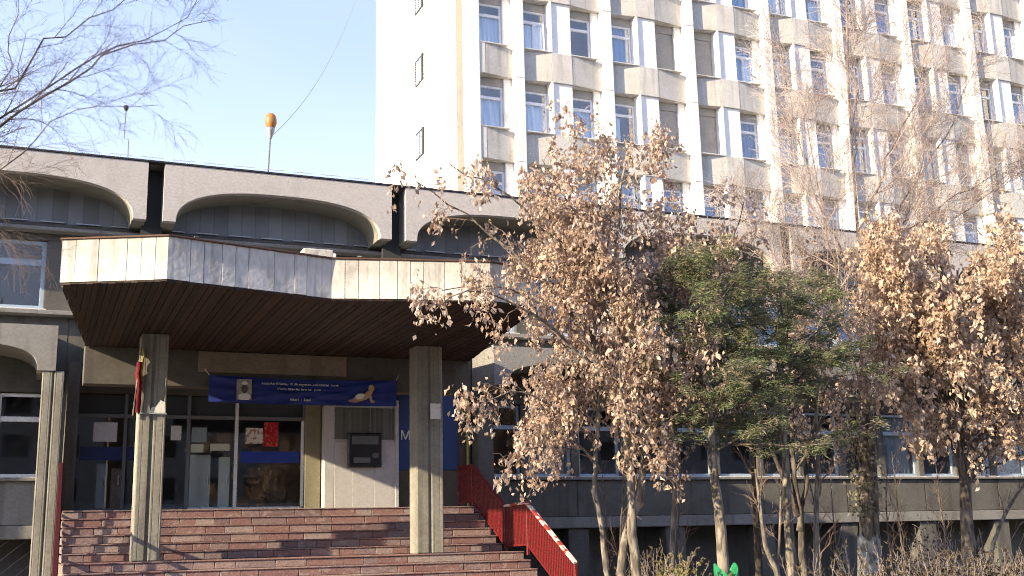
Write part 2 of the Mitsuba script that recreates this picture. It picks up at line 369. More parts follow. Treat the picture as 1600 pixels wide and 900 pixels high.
# first floor beam of flat arches on corbels, with square columns below
def arch_poly(x0, x1, zc, za, zt, foot, n=26, e=2.5):
    a = (x1 - x0) / 2 - foot; cx = (x0 + x1) / 2
    t = np.linspace(math.pi, 0, n)
    ex = np.sign(np.cos(t)) * np.abs(np.cos(t)) ** (2 / e) * a + cx; ez = zc + (za - zc) * np.abs(np.sin(t)) ** (2 / e)
    return Polygon([(x0, zc), *zip(ex, ez), (x1, zc), (x1, zt), (x0, zt)]).buffer(0)
low_spans = [(.25 - 5.44 * (i + 1) + (.34 if i >= 0 else 0), .25 - 5.44 * i) for i in range(2)] + [(9.62 + 5.44 * i, 9.62 + 5.44 * (i + 1) - .34) for i in range(6)]
for a, b in low_spans:
    part(B, 'arch_beam', prism_xz(arch_poly(a, b, 3.45, 4.0, 4.36, .34, e=3.2), 24.02, 25.48), 'concrete_pale')
for x in (.22, .22 - 5.44):
    m = [bx(x - .21, x - .012, 24.05, 24.5, GROUND - .3, 3.448, .02), bx(x + .012, x + .20, 24.05, 24.5, GROUND - .3, 3.448, .02), bx(x - .20, x + .19, 24.10, 24.46, GROUND - .3, 3.447, 0)]
    part(B, 'column', cat(m), 'concrete_column')
for i in range(6):
    x = 9.55 + 5.44 * i
    pass
part(B, 'column', bx(9.58, 9.98, 25.05, 25.47, GROUND - .3, 3.448, .02), 'concrete_wall')
# upper storey
part(B, 'sill_beam', bx(XL, XR, YW - .30, YW + .38, 4.802, 4.90, .012), 'concrete_pale')
xs = [-.06 + 2.72 * i for i in range(-5, 17)]
for i, xr in enumerate(xs):
    if xr < XL or xr > XR: continue
    c = (0, 1, 'curtain_deep', .97) if rb.random() < .6 else None
    window(B, xr - 2.1, xr, 4.96, 6.46, YW + .10, frame='blue_frame', transom=.64, curtain=c, sill=True, glass='glass', fw_=.09)
    part(B, 'pier', bx(xr, xr + .62, YW, YW + .38, 4.902, 6.479, .012), 'concrete_wall')
part(B, 'lintel', bx(XL, XR, YW - .005, YW + .4, 6.481, 6.86, .01), 'concrete_wall')
part(B, 'ledge', bx(XL, XR, YW - .32, YW - .008, 6.62, 6.70, .01), 'concrete_pale')
part(B, 'recess_wall', bx(XL, XR, YW + .0, YW + .3, 6.861, 8.09, 0), 'recess_sheet')
k0 = -3
for k in range(k0, 8):
    g0, g1 = G0 + PITCH_X * k, G0 + PITCH_X * (k + 1)
    a, b = g0 + .17, g1 - .17
    p = arch_poly(a, b, 6.82, 7.62, 8.10, .27, n=40, e=2.55)
    ap = part(B, 'arch_panel', prism_xz(p, 24.42, 24.60), 'arch_plaster')
    part(ap, 'vault', prism_xz(arch_poly(a + .006, b - .006, 6.826, 7.626, 8.096, .276, n=40, e=2.55), 24.602, 25.47), 'arch_inside', 30)
    part(B, 'gap_panel', bx(g1 - .22, g1 + .22, 25.0, 25.1, 6.5, 8.09, 0), 'gap_grey')
    n = 7; w = (b - a) / n
    part(B, 'drip_strip', cat([bx(a + w * i + .10, a + w * (i + 1) - .14, YW - .05, YW - .012, 6.868, 6.893, .003) for i in range(n)]), 'galvanised')
part(B, 'roof', bx(XL, XR, 24.62, 36.0, 8.102, 8.17, .01), 'gravel_roof')
part(B, 'roof_flashing', bx(XL, XR, 24.39, 24.619, 8.108, 8.148, .006), 'dark_metal')
for i, x in enumerate(np.arange(-9.5, 14.0, .66)):
    part(B, 'roof_clip', bar((x, 24.75, 8.315 + .004 * (i % 3)), (x + .47, 24.75, 8.322 + .004 * (i % 3)), .02, .010), 'sill_metal')
for x in np.arange(-9.27, 14.0, .66): part(B, 'lightning_post', cat([tube([(x, 24.75, 8.17), (x, 24.75, 8.32)], .005, 5)]), 'sill_metal')
# rooms behind the windows
for z0, z1 in ((.9, 3.3), (4.7, 6.7)):
    part(B, 'room_back', bx(XL, .6, YW + 3.2, YW + 3.3, z0, z1, 0), 'room_dark'); part(B, 'room_back', bx(9.5, XR, YW + 3.2, YW + 3.3, z0, z1, 0), 'room_dark')
part(B, 'room_back', bx(.65, 9.45, YW + 3.2, YW + 3.3, 4.7, 6.7, 0), 'room_dark')
for z in (.78, 4.6, 6.75): part(B, 'floor_slab', bx(XL, XR, YW + .4, YW + 7, z, z + .1, 0), 'room_dark')
part(B, 'back_wall', bx(XL, XR, YW + 7.4, YW + 7.7, GROUND, 8.1, 0), 'concrete_wall')
part(B, 'end_wall', bx(XL - .3, XL - .002, YW, YW + 7.7, GROUND, 8.2, 0), 'concrete_wall'); part(B, 'end_wall', bx(XR + .002, XR + .3, YW, YW + 7.7, GROUND, 8.2, 0), 'concrete_wall')

# entrance front (dark, glazed) at the back of the porch
ZP = .70
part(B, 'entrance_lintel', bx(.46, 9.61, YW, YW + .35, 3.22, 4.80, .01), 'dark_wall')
part(B, 'entrance_pier', bx(.47, .66, YW - .05, YW + .3, ZP, 3.22, .01), 'concrete_wall')
part(B, 'entrance_wall', bx(5.58, 5.93, YW - .03, YW + .3, ZP, 3.219, .01), 'yellow_wall')
part(B, 'entrance_wall', bx(7.72, 9.40, YW - .02, YW + .3, ZP, 3.219, .01), 'beige_panel', label='dark olive wall beneath the blue sign')
part(B, 'entrance_wall', bx(9.40, 9.578, YW - .0, YW + .3, GROUND, 3.219, .01), 'concrete_wall')
part(B, 'downpipe', tube([(9.47, YW - .06, -1.5), (9.47, YW - .06, 4.4)], .035, 10), 'pipe_yellow', 30)
part(B, 'stone_plate', bx(.5, 9.5, 23.8, YW + 5, ZP - .12, ZP, .008), 'stair_mortar')
# glazing: uprights, rails, panes
gx_ = [.66, 1.72, 3.03, 4.06, 5.57]
for i, x in enumerate(gx_):
    m_ = 'grey_frame' if i != 3 else 'white_frame'
    part(B, 'glazing_post', bx(x - .035, x + .035, YW + .02, YW + .10, ZP, 3.21, .006), m_)
part(B, 'glazing_post', bx(5.50, 5.56, YW + .01, YW + .09, ZP + .1, 2.7, .006), 'white_frame')
for i in range(4):
    a, b = gx_[i] + .035, gx_[i + 1] - .035
    part(B, 'glazing_rail', bx(a, b, YW + .03, YW + .09, ZP, ZP + .10, .006), 'white_frame' if i > 1 else 'grey_frame')
    part(B, 'glazing_rail', bx(a, b, YW + .03, YW + .09, 2.70, 2.78, .006), 'grey_frame')
    for z0, z1, nm in ((ZP + .10, 2.70, 'glazing_pane'), (2.78, 3.21, 'fanlight')):
        q = np.array([[a, YW + .06, z0], [b, YW + .06, z0], [b, YW + .06, z1], [a, YW + .06, z1]])
        part(B, nm, (q, np.array([[0, 1, 2, 3]])), 'glass')
part(B, 'fanlight_blind', bx(.7, 5.55, YW + .14, YW + .16, 2.76, 3.2, 0), 'blind_grey')
# hall behind the glass
part(B, 'hall_wall', bx(.5, 7.6, YW + 4.8, YW + 4.95, ZP, 3.22, 0), 'interior_wall')
part(B, 'hall_wall', bx(.40, .50, YW + .3, YW + 4.8, ZP, 3.22, 0), 'interior_wall')
part(B, 'hall_wall', bx(7.6, 7.7, YW + .36, YW + 4.95, ZP, 3.22, 0), 'interior_wall')
part(B, 'hall_ceiling', bx(.4, 7.7, YW + .36, YW + 4.95, 3.221, 3.3, 0), 'interior_wall')
for x0, x1, z0, z1, m_ in ((3.12, 3.56, .72, 1.95, 'door_pale'), (3.74, 3.98, .72, 1.9, 'door_pale'), (1.20, 1.42, .72, 1.75, 'paper_grey'), (1.50, 1.70, .72, 1.65, 'name_board')):
    d = part(B, 'inner_door', bx(x0, x1, YW + .32, YW + .38, z0, z1, .01), m_)
    part(d, 'handle', tube([(x1 - .06, YW + .29, 1.3), (x1 - .06, YW + .29, 1.5)], .012, 6), 'galvanised')

# things stuck to the glass and the porch walls
def sheet(name, x0, x1, z0, z1, y, m, label, cat_, group=None, t=.004):
    return solo(name, bx(x0, x1, y - t, y, z0, z1, .0008), m, label, cat_, group=group)
GY = YW + .055
sheet('paper_notice', 1.08, 1.56, 2.19, 2.60, GY, 'paper', 'white paper notice on the dark glass left of the flag column', 'notice')
sheet('paper_notice', 2.66, 2.88, 2.24, 2.55, GY, 'paper', 'small white notice on the glass just right of the flag column', 'notice')
sheet('paper_notice', 3.10, 3.42, 2.20, 2.52, GY, 'paper_grey', 'blue grey sheet on the glass door beside the dark post', 'notice')
sheet('door_sign', 3.09, 3.36, 1.98, 2.16, GY, 'paper_cream', 'small cream sign low on the door glass, left half', 'sign')
sheet('door_sign', 3.50, 3.92, 2.02, 2.17, GY, 'paper_cream', 'pale cream strip sign on the door glass near the white post', 'sign')
sheet('paper_poster', 4.26, 4.64, 2.18, 2.53, GY, 'poster_mixed', 'pale picture poster on the glass beside the red poster', 'poster')
sheet('paper_poster', 4.66, 4.98, 2.12, 2.66, GY, 'poster_red', 'red poster on the entrance glass', 'poster')
sheet('glass_stripe', .84, 2.0, 1.80, 2.08, GY, 'stripe_navy', 'dark blue stripe across the glass left of the flag column', 'sticker')
sheet('glass_stripe', 4.16, 5.46, 1.76, 2.01, GY, 'stripe_blue', 'bright blue stripe across the glass below the posters', 'sticker')
SG = thing('blue_wall_sign', 'dark blue sign board with white letters behind the right porch column', 'sign')
part(SG, 'board', bx(7.76, 9.22, YW - .06, YW - .024, 1.60, 3.55, .006), 'sign_blue')
tm = meshkit.text_mesh('Me', .22, .006); v = np.array(tm.vertices); tm.vertices = np.stack([7.79 + v[:, 0], YW - .061 - v[:, 2], 2.30 + v[:, 1]], 1)
part(SG, 'lettering', tm, 'print_white')
# cash machine kiosk
K = thing('cash_machine_kiosk', 'white panelled cash machine front with a black screen unit', 'cash machine')
ky = YW - .22
part(K, 'body', bx(5.96, 7.70, ky + .03, YW + .6, ZP, 3.2, .01), 'kiosk_white')
for a, b in ((5.98, 6.20), (6.208, 6.62), (6.628, 7.13), (7.138, 7.68)):
    part(K, 'panel', bx(a, b, ky, ky + .028, ZP + .02, 2.22 if a > 6.1 else 3.15, .006), 'kiosk_white')
for a, b in ((6.12, 6.52), (6.54, 7.02), (7.04, 7.60)):
    part(K, 'upper_pane', bx(a, b, ky + .006, ky + .03, 2.28, 3.0, .004), 'kiosk_glass')
part(K, 'corner_post', bx(7.63, 7.71, ky - .012, ky + .02, ZP, 3.19, .006), 'kiosk_white')
u = part(K, 'screen_unit', cat([bx(6.50, 7.28, ky - .10, ky, 1.64, 2.42, .02)]), 'black_plastic')
part(u, 'screen', bx(6.58, 7.20, ky - .108, ky - .101, 2.16, 2.35, .003), 'screen_dim')
part(u, 'keypad', bx(6.62, 7.0, ky - .15, ky - .101, 1.74, 1.86, .006), 'grey_frame')
part(u, 'card_slot', bx(7.06, 7.2, ky - .115, ky - .101, 1.86, 1.96, .004), 'screen_dim')

# ------------------------------------------------------------------ stairs
S = thing('entrance_stairs', 'wide flight of red stone steps with a landing, leading up under the canopy', 'stairs')
RIS, TRD, NU = .95 / 6, 1.9 / 6, 6
ZL = -.25
sx0, sx1 = .52, 8.86
steps = []                                      # (front y, tread z)
for i in range(NU): steps.append((21.86 + TRD * i, ZL + RIS * (i + 1)))
low = [(20.75 - .315 * i, ZL - RIS * i) for i in range(9)]
core = []
rs = np.random.default_rng(11)
for i, (y, z) in enumerate(steps): core.append(bx(sx0, sx1, y + .03, 23.9, z - RIS + .001, z - .032, 0))
core.append(bx(sx0, sx1, 20.78, 23.9, GROUND - .2, ZL - .033, 0))
for i, (y, z) in enumerate(low[1:]): core.append(bx(sx0, sx1, y + .03, 20.779, GROUND - .2, z - .033, 0))
part(S, 'core', cat(core), 'stair_mortar')
for i, (y, z) in enumerate(steps + low):
    depth = TRD + .04 if i < NU - 1 else (.36 if i == NU - 1 else (1.12 if i == NU else .37))
    fine = i < NU + 5
    x = sx0
    while x < sx1 - .01:                         # tread slabs with a nosing
        w = rs.uniform(.75, 1.25) if fine else 3.0
        e = min(x + w, sx1); e = sx1 if sx1 - e < .35 else e
        part(S, 'tread_slab', bx(x + .004, e - .004, y - .012 - .004 * rs.random(), y + depth - .02, z - .024, z - .003 * rs.random(), .006), f'stair_stone_{rs.choice([2, 0, 5, 2, 1])}')
        x = e
    x = sx0
    while x < sx1 - .01:                         # riser tiles
        w = rs.choice([.30, .36, .42, .55, .70]) if fine else 3.0
        e = min(x + w, sx1); e = sx1 if sx1 - e < .2 else e
        part(S, 'riser_tile', bx(x + .006, e - .006, y + .006 + .008 * rs.random(), y + .034, z - RIS + .004, z - .028, .005), f'stair_stone_{rs.choice([0, 1, 0, 3, 2, 5, 4, 1, 5])}')
        x = e

def railing(name, label, x0, x1, ys):
    """stepped railing along y: x runs from x0 (front) to x1 (back)"""
    red = 'red_paint' if x0 > 5 else 'dark_red_paint'
    R = thing(name, label, 'railing', 'red stair railings')
    xf = lambda y: x0 + (x1 - x0) * (y - 18.5) / (24.7 - 18.5)
    top = [(18.6, -.45), (20.72, .67), (21.86, .65), (23.76, 1.60), (24.65, 1.61)]
    zf = lambda y: float(np.interp(y, [t[0] for t in top], [t[1] for t in top]))
    for (ya, za), (yb, zb) in zip(top[:-1], top[1:]):
        part(R, 'handrail', bar((xf(ya), ya, za), (xf(yb), yb, zb), .085, .05, c=.012), 'rail_top' if ya < 20.8 and x0 > 5 else red)
        part(R, 'bottom_rail', bar((xf(ya), ya, za - .80), (xf(yb), yb, zb - .80), .04, .04), red)
    for y, z in top: part(R, 'post', bx(xf(y) - .028, xf(y) + .028, y - .028, y + .028, z - 1.0, z - .02, .006), red)
    for y in np.arange(18.68, 24.6, .074 if x0 > 5 else .15):
        z = zf(y); part(R, 'bar', bx(xf(y) - .008, xf(y) + .008, y - .021, y + .021, z - .80, z - .02, 0), red)
railing('stair_railing', 'red metal railing with worn handrail down the right side of the steps', 8.92, 8.95, None)
railing('stair_railing', 'red metal railing on the left side of the steps beside the concrete column', .36, .47, None)

# ------------------------------------------------------------------ canopy
C = thing('entrance_canopy', 'zigzag board marked concrete canopy with a brown timber ceiling over the steps', 'canopy')
SO = 3.77; ST = 4.40
V = [(.72, 22.65), (.155, 17.25), (1.58, 16.58), (4.15, 17.22), (6.64, 16.68), (7.59, 16.97), (8.5, 22.65)]
full = Polygon([(.80, 25.44), *V, (8.9, 25.44)])
part(C, 'roof_slab', prism_xy(full.buffer(-.16, join_style=2), SO + .05, ST - .02), 'gravel_roof')
rc = np.random.default_rng(5)
for (ax, ay), (bx_, by) in zip(V[:-1], V[1:]):
    L = math.hypot(bx_ - ax, by - ay); tx, ty = (bx_ - ax) / L, (by - ay) / L
    nx, ny = -ty, tx                                           # inwards
    if (np.array([(ax + bx_) / 2 + nx, (ay + by) / 2 + ny]) - np.array([4.3, 20]))[1] ** 2 + ((ax + bx_) / 2 + nx - 4.3) ** 2 > ((ay + by) / 2 - 20) ** 2 + ((ax + bx_) / 2 - 4.3) ** 2: nx, ny = -nx, -ny
    s = 0.0
    while s < L - .01:
        w = rc.choice([.21, .21, .28, .34, .42]); e = min(s + w, L); e = L if L - e < .16 else e
        off = .008 * rc.random(); g0, g1 = (0 if s == 0 else .005), (0 if e == L else .005)
        P = [(ax + tx * (s + g0) + nx * off, ay + ty * (s + g0) + ny * off), (ax + tx * (e - g1) + nx * off, ay + ty * (e - g1) + ny * off),
             (ax + tx * (e - g1) + nx * .13, ay + ty * (e - g1) + ny * .13), (ax + tx * (s + g0) + nx * .13, ay + ty * (s + g0) + ny * .13)]
        part(C, 'fascia_board', prism_xy(Polygon(P), SO - .008 * rc.random(), ST), 'concrete_fascia' if rc.random() < .72 else 'concrete_fascia_dark')
        s = e
    part(C, 'fascia_back', prism_xy(Polygon([(ax + nx * .131, ay + ny * .131), (bx_ + nx * .131, by + ny * .131), (bx_ + nx * .158, by + ny * .158), (ax + nx * .158, ay + ny * .158)]), SO + .01, ST - .01), 'void_dark')
    part(C, 'edge_flashing', bar((ax + nx * .06 - tx * .02, ay + ny * .06 - ty * .02, ST + .016), (bx_ + nx * .06 + tx * .02, by + ny * .06 + ty * .02, ST + .016), .17, .028, c=.006), 'flashing')
    for k in range(int(L / 1.9)):
        q = .4 + .85 * k + rc.uniform(-.2, .2)
        part(C, 'flashing_clip', bar((ax + tx * q, ay + ty * q, ST + .05), (ax + tx * (q + .07), ay + ty * (q + .07), ST + .05), .03, .02), 'concrete_pale')
soff = full.buffer(-.012, join_style=2).intersection(sbox(0, 15, 10, 22.64))
for region, ang, bw in ((soff, math.radians(90), .10),):
    d0 = np.array([math.cos(ang), math.sin(ang)]); n0 = np.array([-d0[1], d0[0]])
    for i, q in enumerate(np.arange(-12, 3, bw)):
        o = n0 * q
        st = Polygon([o - d0 * 40, o + d0 * 40, o + d0 * 40 + n0 * (bw - .008), o - d0 * 40 + n0 * (bw - .008)]).intersection(region)
        for g in getattr(st, 'geoms', [st]):
            if g.is_empty or g.area < .01 or g.geom_type != 'Polygon': continue
            j = i % 3 * .005
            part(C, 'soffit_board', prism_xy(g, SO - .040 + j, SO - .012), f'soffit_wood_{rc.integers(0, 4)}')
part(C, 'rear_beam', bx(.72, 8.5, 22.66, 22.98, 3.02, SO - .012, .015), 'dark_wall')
part(C, 'rear_soffit', prism_xy(full.intersection(sbox(0, 22.99, 10, 26)), SO - .03, SO - .012), 'soffit_wood_2')
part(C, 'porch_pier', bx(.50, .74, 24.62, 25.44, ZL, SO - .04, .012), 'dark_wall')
part(C, 'name_panel', bx(2.82, 5.78, 22.60, 22.655, 3.32, SO - .045, .006), 'name_board')
for x in (1.85, 7.02):
    w = .235 if x < 3 else .27
    m = [bx(x - w, x - .02, 20.95, 21.42, ZL, SO - .02, .022), bx(x + .02, x + w, 20.955, 21.415, ZL, SO - .02, .022), bx(x - w + .03, x + w - .03, 20.99, 21.38, ZL + .001, SO - .021, 0)]
    part(C, 'column', cat(m), 'concrete_column')
# banner hanging in front of the beam
def sag_sheet(x0, x1, z0, z1, y, nx_=60, nz_=14):
    xs, zs = np.linspace(0, 1, nx_), np.linspace(0, 1, nz_)
    X, Z = np.meshgrid(xs, zs)
    fold = np.zeros_like(X)
    for c, a, w in ((.0, .9, .05), (.0, 1.5, .05), (1.0, 1.0, .05), (1., 1.6, .05)):
        dd = (Z - 1) + a * np.abs(X - c); fold += .030 * np.exp(-(dd / w) ** 2)
    fold += .022 * np.exp(-((Z - .42 - .35 * (X - .5) ** 2) / .06) ** 2)
    zz = z0 + (z1 - z0) * Z - .035 * (1 - (2 * X - 1) ** 2) * (0.55 + .45 * Z)
    v = np.stack([x0 + (x1 - x0) * X, y - fold, zz], -1).reshape(-1, 3)
    i = np.arange(nz_ - 1)[:, None] * nx_ + np.arange(nx_ - 1)[None]
    return v, np.stack([i, i + 1, i + nx_ + 1, i + nx_], -1).reshape(-1, 4)
BN = thing('hanging_banner', 'long dark blue banner with white lettering and a crawling baby, hung under the canopy', 'banner')
by_ = 22.52
part(BN, 'cloth', sag_sheet(3.02, 6.82, 2.72, 3.25, by_), 'banner_cloth', True)
def letters(s, x, z, h, y, m, width=None):
    t = meshkit.text_mesh(s, h, .003); v = np.array(t.vertices)
    if width: v[:, 0] *= width / v[:, 0].max()
    t.vertices = np.stack([x + v[:, 0], y - v[:, 2], z + v[:, 1]], 1); part(BN, 'lettering', t, m, kind='stuff')
letters('Habita Elena, in Bregeria asistatei  just', 4.03, 3.085, .042, by_ - .055, 'print_white', 1.55)
letters('Vara Medicina la  pre  -', 4.33, 2.985, .042, by_ - .055, 'print_white', .98)
letters('Mari - Iasi', 4.60, 2.775, .045, by_ - .055, 'print_white', .42)
def flat(poly, y, t=.004): return prism_xz(poly, y - t, y)
part(BN, 'portrait', flat(sbox(3.55, 2.77, 3.84, 3.18), by_ - .038), 'print_grey')
el = lambda cx, cz, a, b, rot=0: affinity.rotate(affinity.scale(LineString([(0, 0), (0, 1e-6)]).buffer(1, 12), a, b), rot).__class__(affinity.rotate(affinity.scale(LineString([(0, 0), (0, 1e-6)]).buffer(1, 12), a, b), rot).exterior.coords)
def ell(cx, cz, a, b, rot=0):
    t = np.linspace(0, 2 * np.pi, 24, endpoint=False); c, s = math.cos(rot), math.sin(rot)
    return Polygon([(cx + a * math.cos(q) * c - b * math.sin(q) * s, cz + a * math.cos(q) * s + b * math.sin(q) * c) for q in t])
po = [part(BN, 'portrait_coat', flat(ell(3.70, 2.83, .12, .075).intersection(sbox(3.55, 2.77, 3.84, 3.18)), by_ - .043), 'print_white'),
      part(BN, 'portrait_face', flat(ell(3.70, 2.99, .062, .09), by_ - .0435), 'print_dark'),
      part(BN, 'portrait_cap', flat(ell(3.70, 3.10, .06, .035), by_ - .049), 'print_white')]
baby = ell(6.27, 3.07, .062, .075).union(ell(6.19, 2.93, .14, .06, .75)).union(ell(6.26, 2.86, .028, .10, .25)).union(ell(6.0, 2.84, .13, .045, .05)).union(ell(6.30, 2.80, .05, .022))
part(BN, 'baby_figure', flat(baby, by_ - .05), 'print_skin')
part(BN, 'baby_nappy', flat(ell(6.03, 2.90, .10, .055, .25), by_ - .0545), 'print_white')
part(BN, 'baby_leg', flat(ell(5.90, 2.80, .11, .03, -.05), by_ - .0545), 'print_pink')
for x in (3.03, 6.81): part(BN, 'cord', tube([(x, by_, 3.24), (x + (.1 if x > 4 else -.1), by_ + .1, 3.40)], .006, 5), 'print_white')

# column bits
def cloth_strip(x, y, z0, z1, w, seed, n=14):
    r = np.random.default_rng(seed); zs = np.linspace(z1, z0, n)
    off = np.cumsum(r.normal(0, .008, n)); q = np.linspace(0, 1, n)
    a = np.stack([x - w / 2 * (1 - .3 * q) + off, y - .03 - .03 * np.sin(q * 7 + seed), zs], 1); m_ = np.stack([x + off, y - .09 - .02 * np.sin(q * 5), zs], 1); b = np.stack([x + w / 2 * (1 - .35 * q) + off, y - .02 - .02 * np.cos(q * 6), zs], 1)
    v = np.vstack([a, m_, b]); k = np.arange(n - 1)
    return v, np.vstack([np.stack([k, k + 1, k + 1 + n, k + n], 1), np.stack([k + n, k + n + 1, k + 1 + 2 * n, k + 2 * n], 1)])
F = thing('hanging_flag', 'furled dark red and yellow flag tied to the left porch column', 'flag')
part(F, 'stripe', cloth_strip(1.60, 20.93, 2.30, 3.20, .12, 2), 'flag_red', True)
part(F, 'stripe', cloth_strip(1.645, 20.93, 2.85, 3.45, .05, 4), 'flag_yellow', True)
part(F, 'cord', cat([bx(1.60, 2.10, 20.915, 20.948, 2.285, 2.31, .004)]), 'paper_grey')
part(F, 'staff', tube([(1.52, 20.90, 2.25), (1.62, 20.88, 3.62)], .013, 6), 'bark_pale')
solo('torn_paper', prism_xz(Polygon([(1.80, 2.315), (2.07, 2.315), (2.06, 2.50), (1.98, 2.54), (1.92, 2.44), (1.83, 2.40)]), 20.936, 20.946), 'paper', 'torn white paper stuck on the left porch column beside the flag', 'paper')
solo('paper_notice', bx(7.03, 7.24, 20.938, 20.948, 2.30, 2.60, .001), 'paper', 'white paper notice taped to the right porch column', 'notice')
bxm = thing('roof_box', 'pale grey box with white edges on top of the canopy roof', 'box')
part(bxm, 'body', bx(3.86, 4.36, 18.0, 18.4, ST - .02, 4.76, .015), 'concrete_fascia'); part(bxm, 'edge', bx(4.362, 4.41, 17.99, 18.38, ST - .02, 4.70, .01), 'white_paint')

# ------------------------------------------------------------------ tower
TW = thing('office_tower', 'tall office tower with white pilasters, concrete spandrels and a blank white end wall', 'building')
YT = 36.5; PW = 3.76; PX0 = 15.58; ROW = 3.30
rows = [11.42 + ROW * i for i in range(5)]                  # window sill heights
ZB, ZT = GROUND, rows[-1] + ROW + 1.3
NB = 9
rt_ = np.random.default_rng(21)
part(TW, 'end_wall', bx(13.66, 14.0, 37.36, 48.3, ZB, ZT, .02), 'tower_end_paint')
for i in range(7):
    for j, (ya, yb) in enumerate(((37.365, 40.9), (40.91, 44.6), (44.61, 48.29))):
        part(TW, 'end_panel', bx(13.64 + .004 * ((i * 5 + j * 3) % 3), 13.661, ya, yb, 6.2 + ROW * i, 6.2 + ROW * (i + 1) - .012, .004), 'tower_end_paint')
part(TW, 'corner_strip', bx(13.66, 14.0, 36.62, 37.355, ZB, ZT, .02), 'corner_beige')
part(TW, 'corner_pilaster', bx(13.64, 14.20, 36.25, 36.615, ZB, ZT, .03), 'white_paint')
for z in (rows[1] + .45, rows[2] + .35, rows[3] + .3, rows[4] + .3):
    e = part(TW, 'end_window', cat([bx(13.56, 13.70, 41.16, 41.28, z, z + 1.15, .01), bx(13.60, 13.70, 42.12, 42.2, z, z + 1.15, .01), bx(13.60, 13.70, 41.281, 42.119, z + 1.07, z + 1.15, .01), bx(13.60, 13.70, 41.281, 42.119, z, z + .06, .01), bx(13.60, 13.69, 41.67, 41.72, z + .061, z + 1.069, .01)]), 'dark_metal')
    part(e, 'pane', bx(13.62, 13.639, 41.281, 42.119, z + .06, z + 1.07, 0), 'curtain')
def spandrel(x0, x1, r0, r1, z0, z1):
    """three facets that bulge outwards: left, centre, right"""
    yf, yr = YT - .02, YT - .21
    def facet(pts, m): part(TW, 'spandrel', prism_xy(Polygon(pts), z0, z1), m)
    facet([(x0, yf), (r0 - .006, yr), (r0 - .006, YT + .4), (x0, YT + .4)], 'spandrel')
    facet([(r0 + .004, yr - .012), (r1 - .004, yr - .012), (r1 - .004, YT + .4), (r0 + .004, YT + .4)], 'spandrel_pale')
    facet([(r1 + .006, yr), (x1, yf), (x1, YT + .4), (r1 + .006, YT + .4)], 'spandrel')
blocked = {(1, 1, 1), (1, 1, 2), (2, 0, 1), (2, 0, 2)}        # (bay, left/right window, row) walled up
WY = YT + .22
def tower_window(x0, x1, zs, bay, side, row):
    z1 = zs + 1.74
    part(TW, 'head_panel', bx(x0 - .02, x1 + .02, WY - .03, WY + .16, z1 + .002, zs + ROW - 1.24, .008), 'brick_infill')
    if (bay, side, row) in blocked:
        part(TW, 'walled_window', bx(x0, x1, WY + .02, WY + .16, zs + .002, z1, .01), 'brick_infill', label='window walled up with grey panel')
        part(TW, 'sill', bx(x0 - .1, x1 + .1, YT - .24, WY, zs - .045, zs, .01), 'sill_metal')
        return
    r = rt_.random()
    cu = None
    if bay == -1 or (bay == 0 and row == 1): cu = (0, 1, 'curtain', .72)
    elif r < .42: cu = (0, 1, 'curtain_blue', rt_.choice([.70, .98]))
    elif r < .56: cu = (rt_.choice([.5, .62]), 1, 'curtain', .72)
    elif r < .66: cu = (0, rt_.choice([.45, 1.0]), 'curtain', .70)
    elif r < .80: cu = (0, 1, 'curtain_deep', .98)
    w = window(TW, x0, x1, zs, z1, WY, glass='glass_tower', frame='white_frame', transom=.70, mull=False, sill=False, curtain=cu, fw_=.075)
    part(w, 'sill', bx(x0 - .1, x1 + .1, YT - .25 + .02 * rt_.random(), WY, zs - .045, zs - .001, .01), 'sill_metal')
def open_sash(x, zs, w=.5, turn=38):
    """a casement standing open outwards, hinged at its left edge"""
    h = 1.10; m = [bx(0, w, -.02, .02, 0, .05, .004), bx(0, w, -.02, .02, h - .05, h, .004), bx(0, .05, -.019, .019, .05, h - .05, .004), bx(w - .05, w, -.019, .019, .05, h - .05, .004)]
    c, s_ = math.cos(math.radians(turn)), math.sin(math.radians(turn))
    R = np.array([[c, -s_, 0], [s_, c, 0], [0, 0, 1]]).T
    fr = cat(m); fr.vertices = np.asarray(fr.vertices) @ np.array([[c, s_, 0], [-s_, c, 0], [0, 0, 1]]) * np.array([1, -1, 1]) + np.array([x, WY - .03, zs + .08])
    q = np.array([[.04, 0, .04], [w - .04, 0, .04], [w - .04, 0, h - .04], [.04, 0, h - .04]]) @ np.array([[c, s_, 0], [-s_, c, 0], [0, 0, 1]]) * np.array([1, -1, 1]) + np.array([x, WY - .03, zs + .08])
    o = part(TW, 'open_sash', fr, 'white_frame'); part(o, 'pane', (q, np.array([[0, 1, 2, 3]])), 'glass_tower')
for b_, off, r_ in ((5, 2.95, 3), (2, 2.92, 2), (6, 2.95, 3), (3, .52, 2), (4, 2.95, 2), (0, .95, 2), (6, .55, 4)):
    open_sash(PX0 + PW * b_ + off, rows[r_], .46, 30 + 5 * b_)
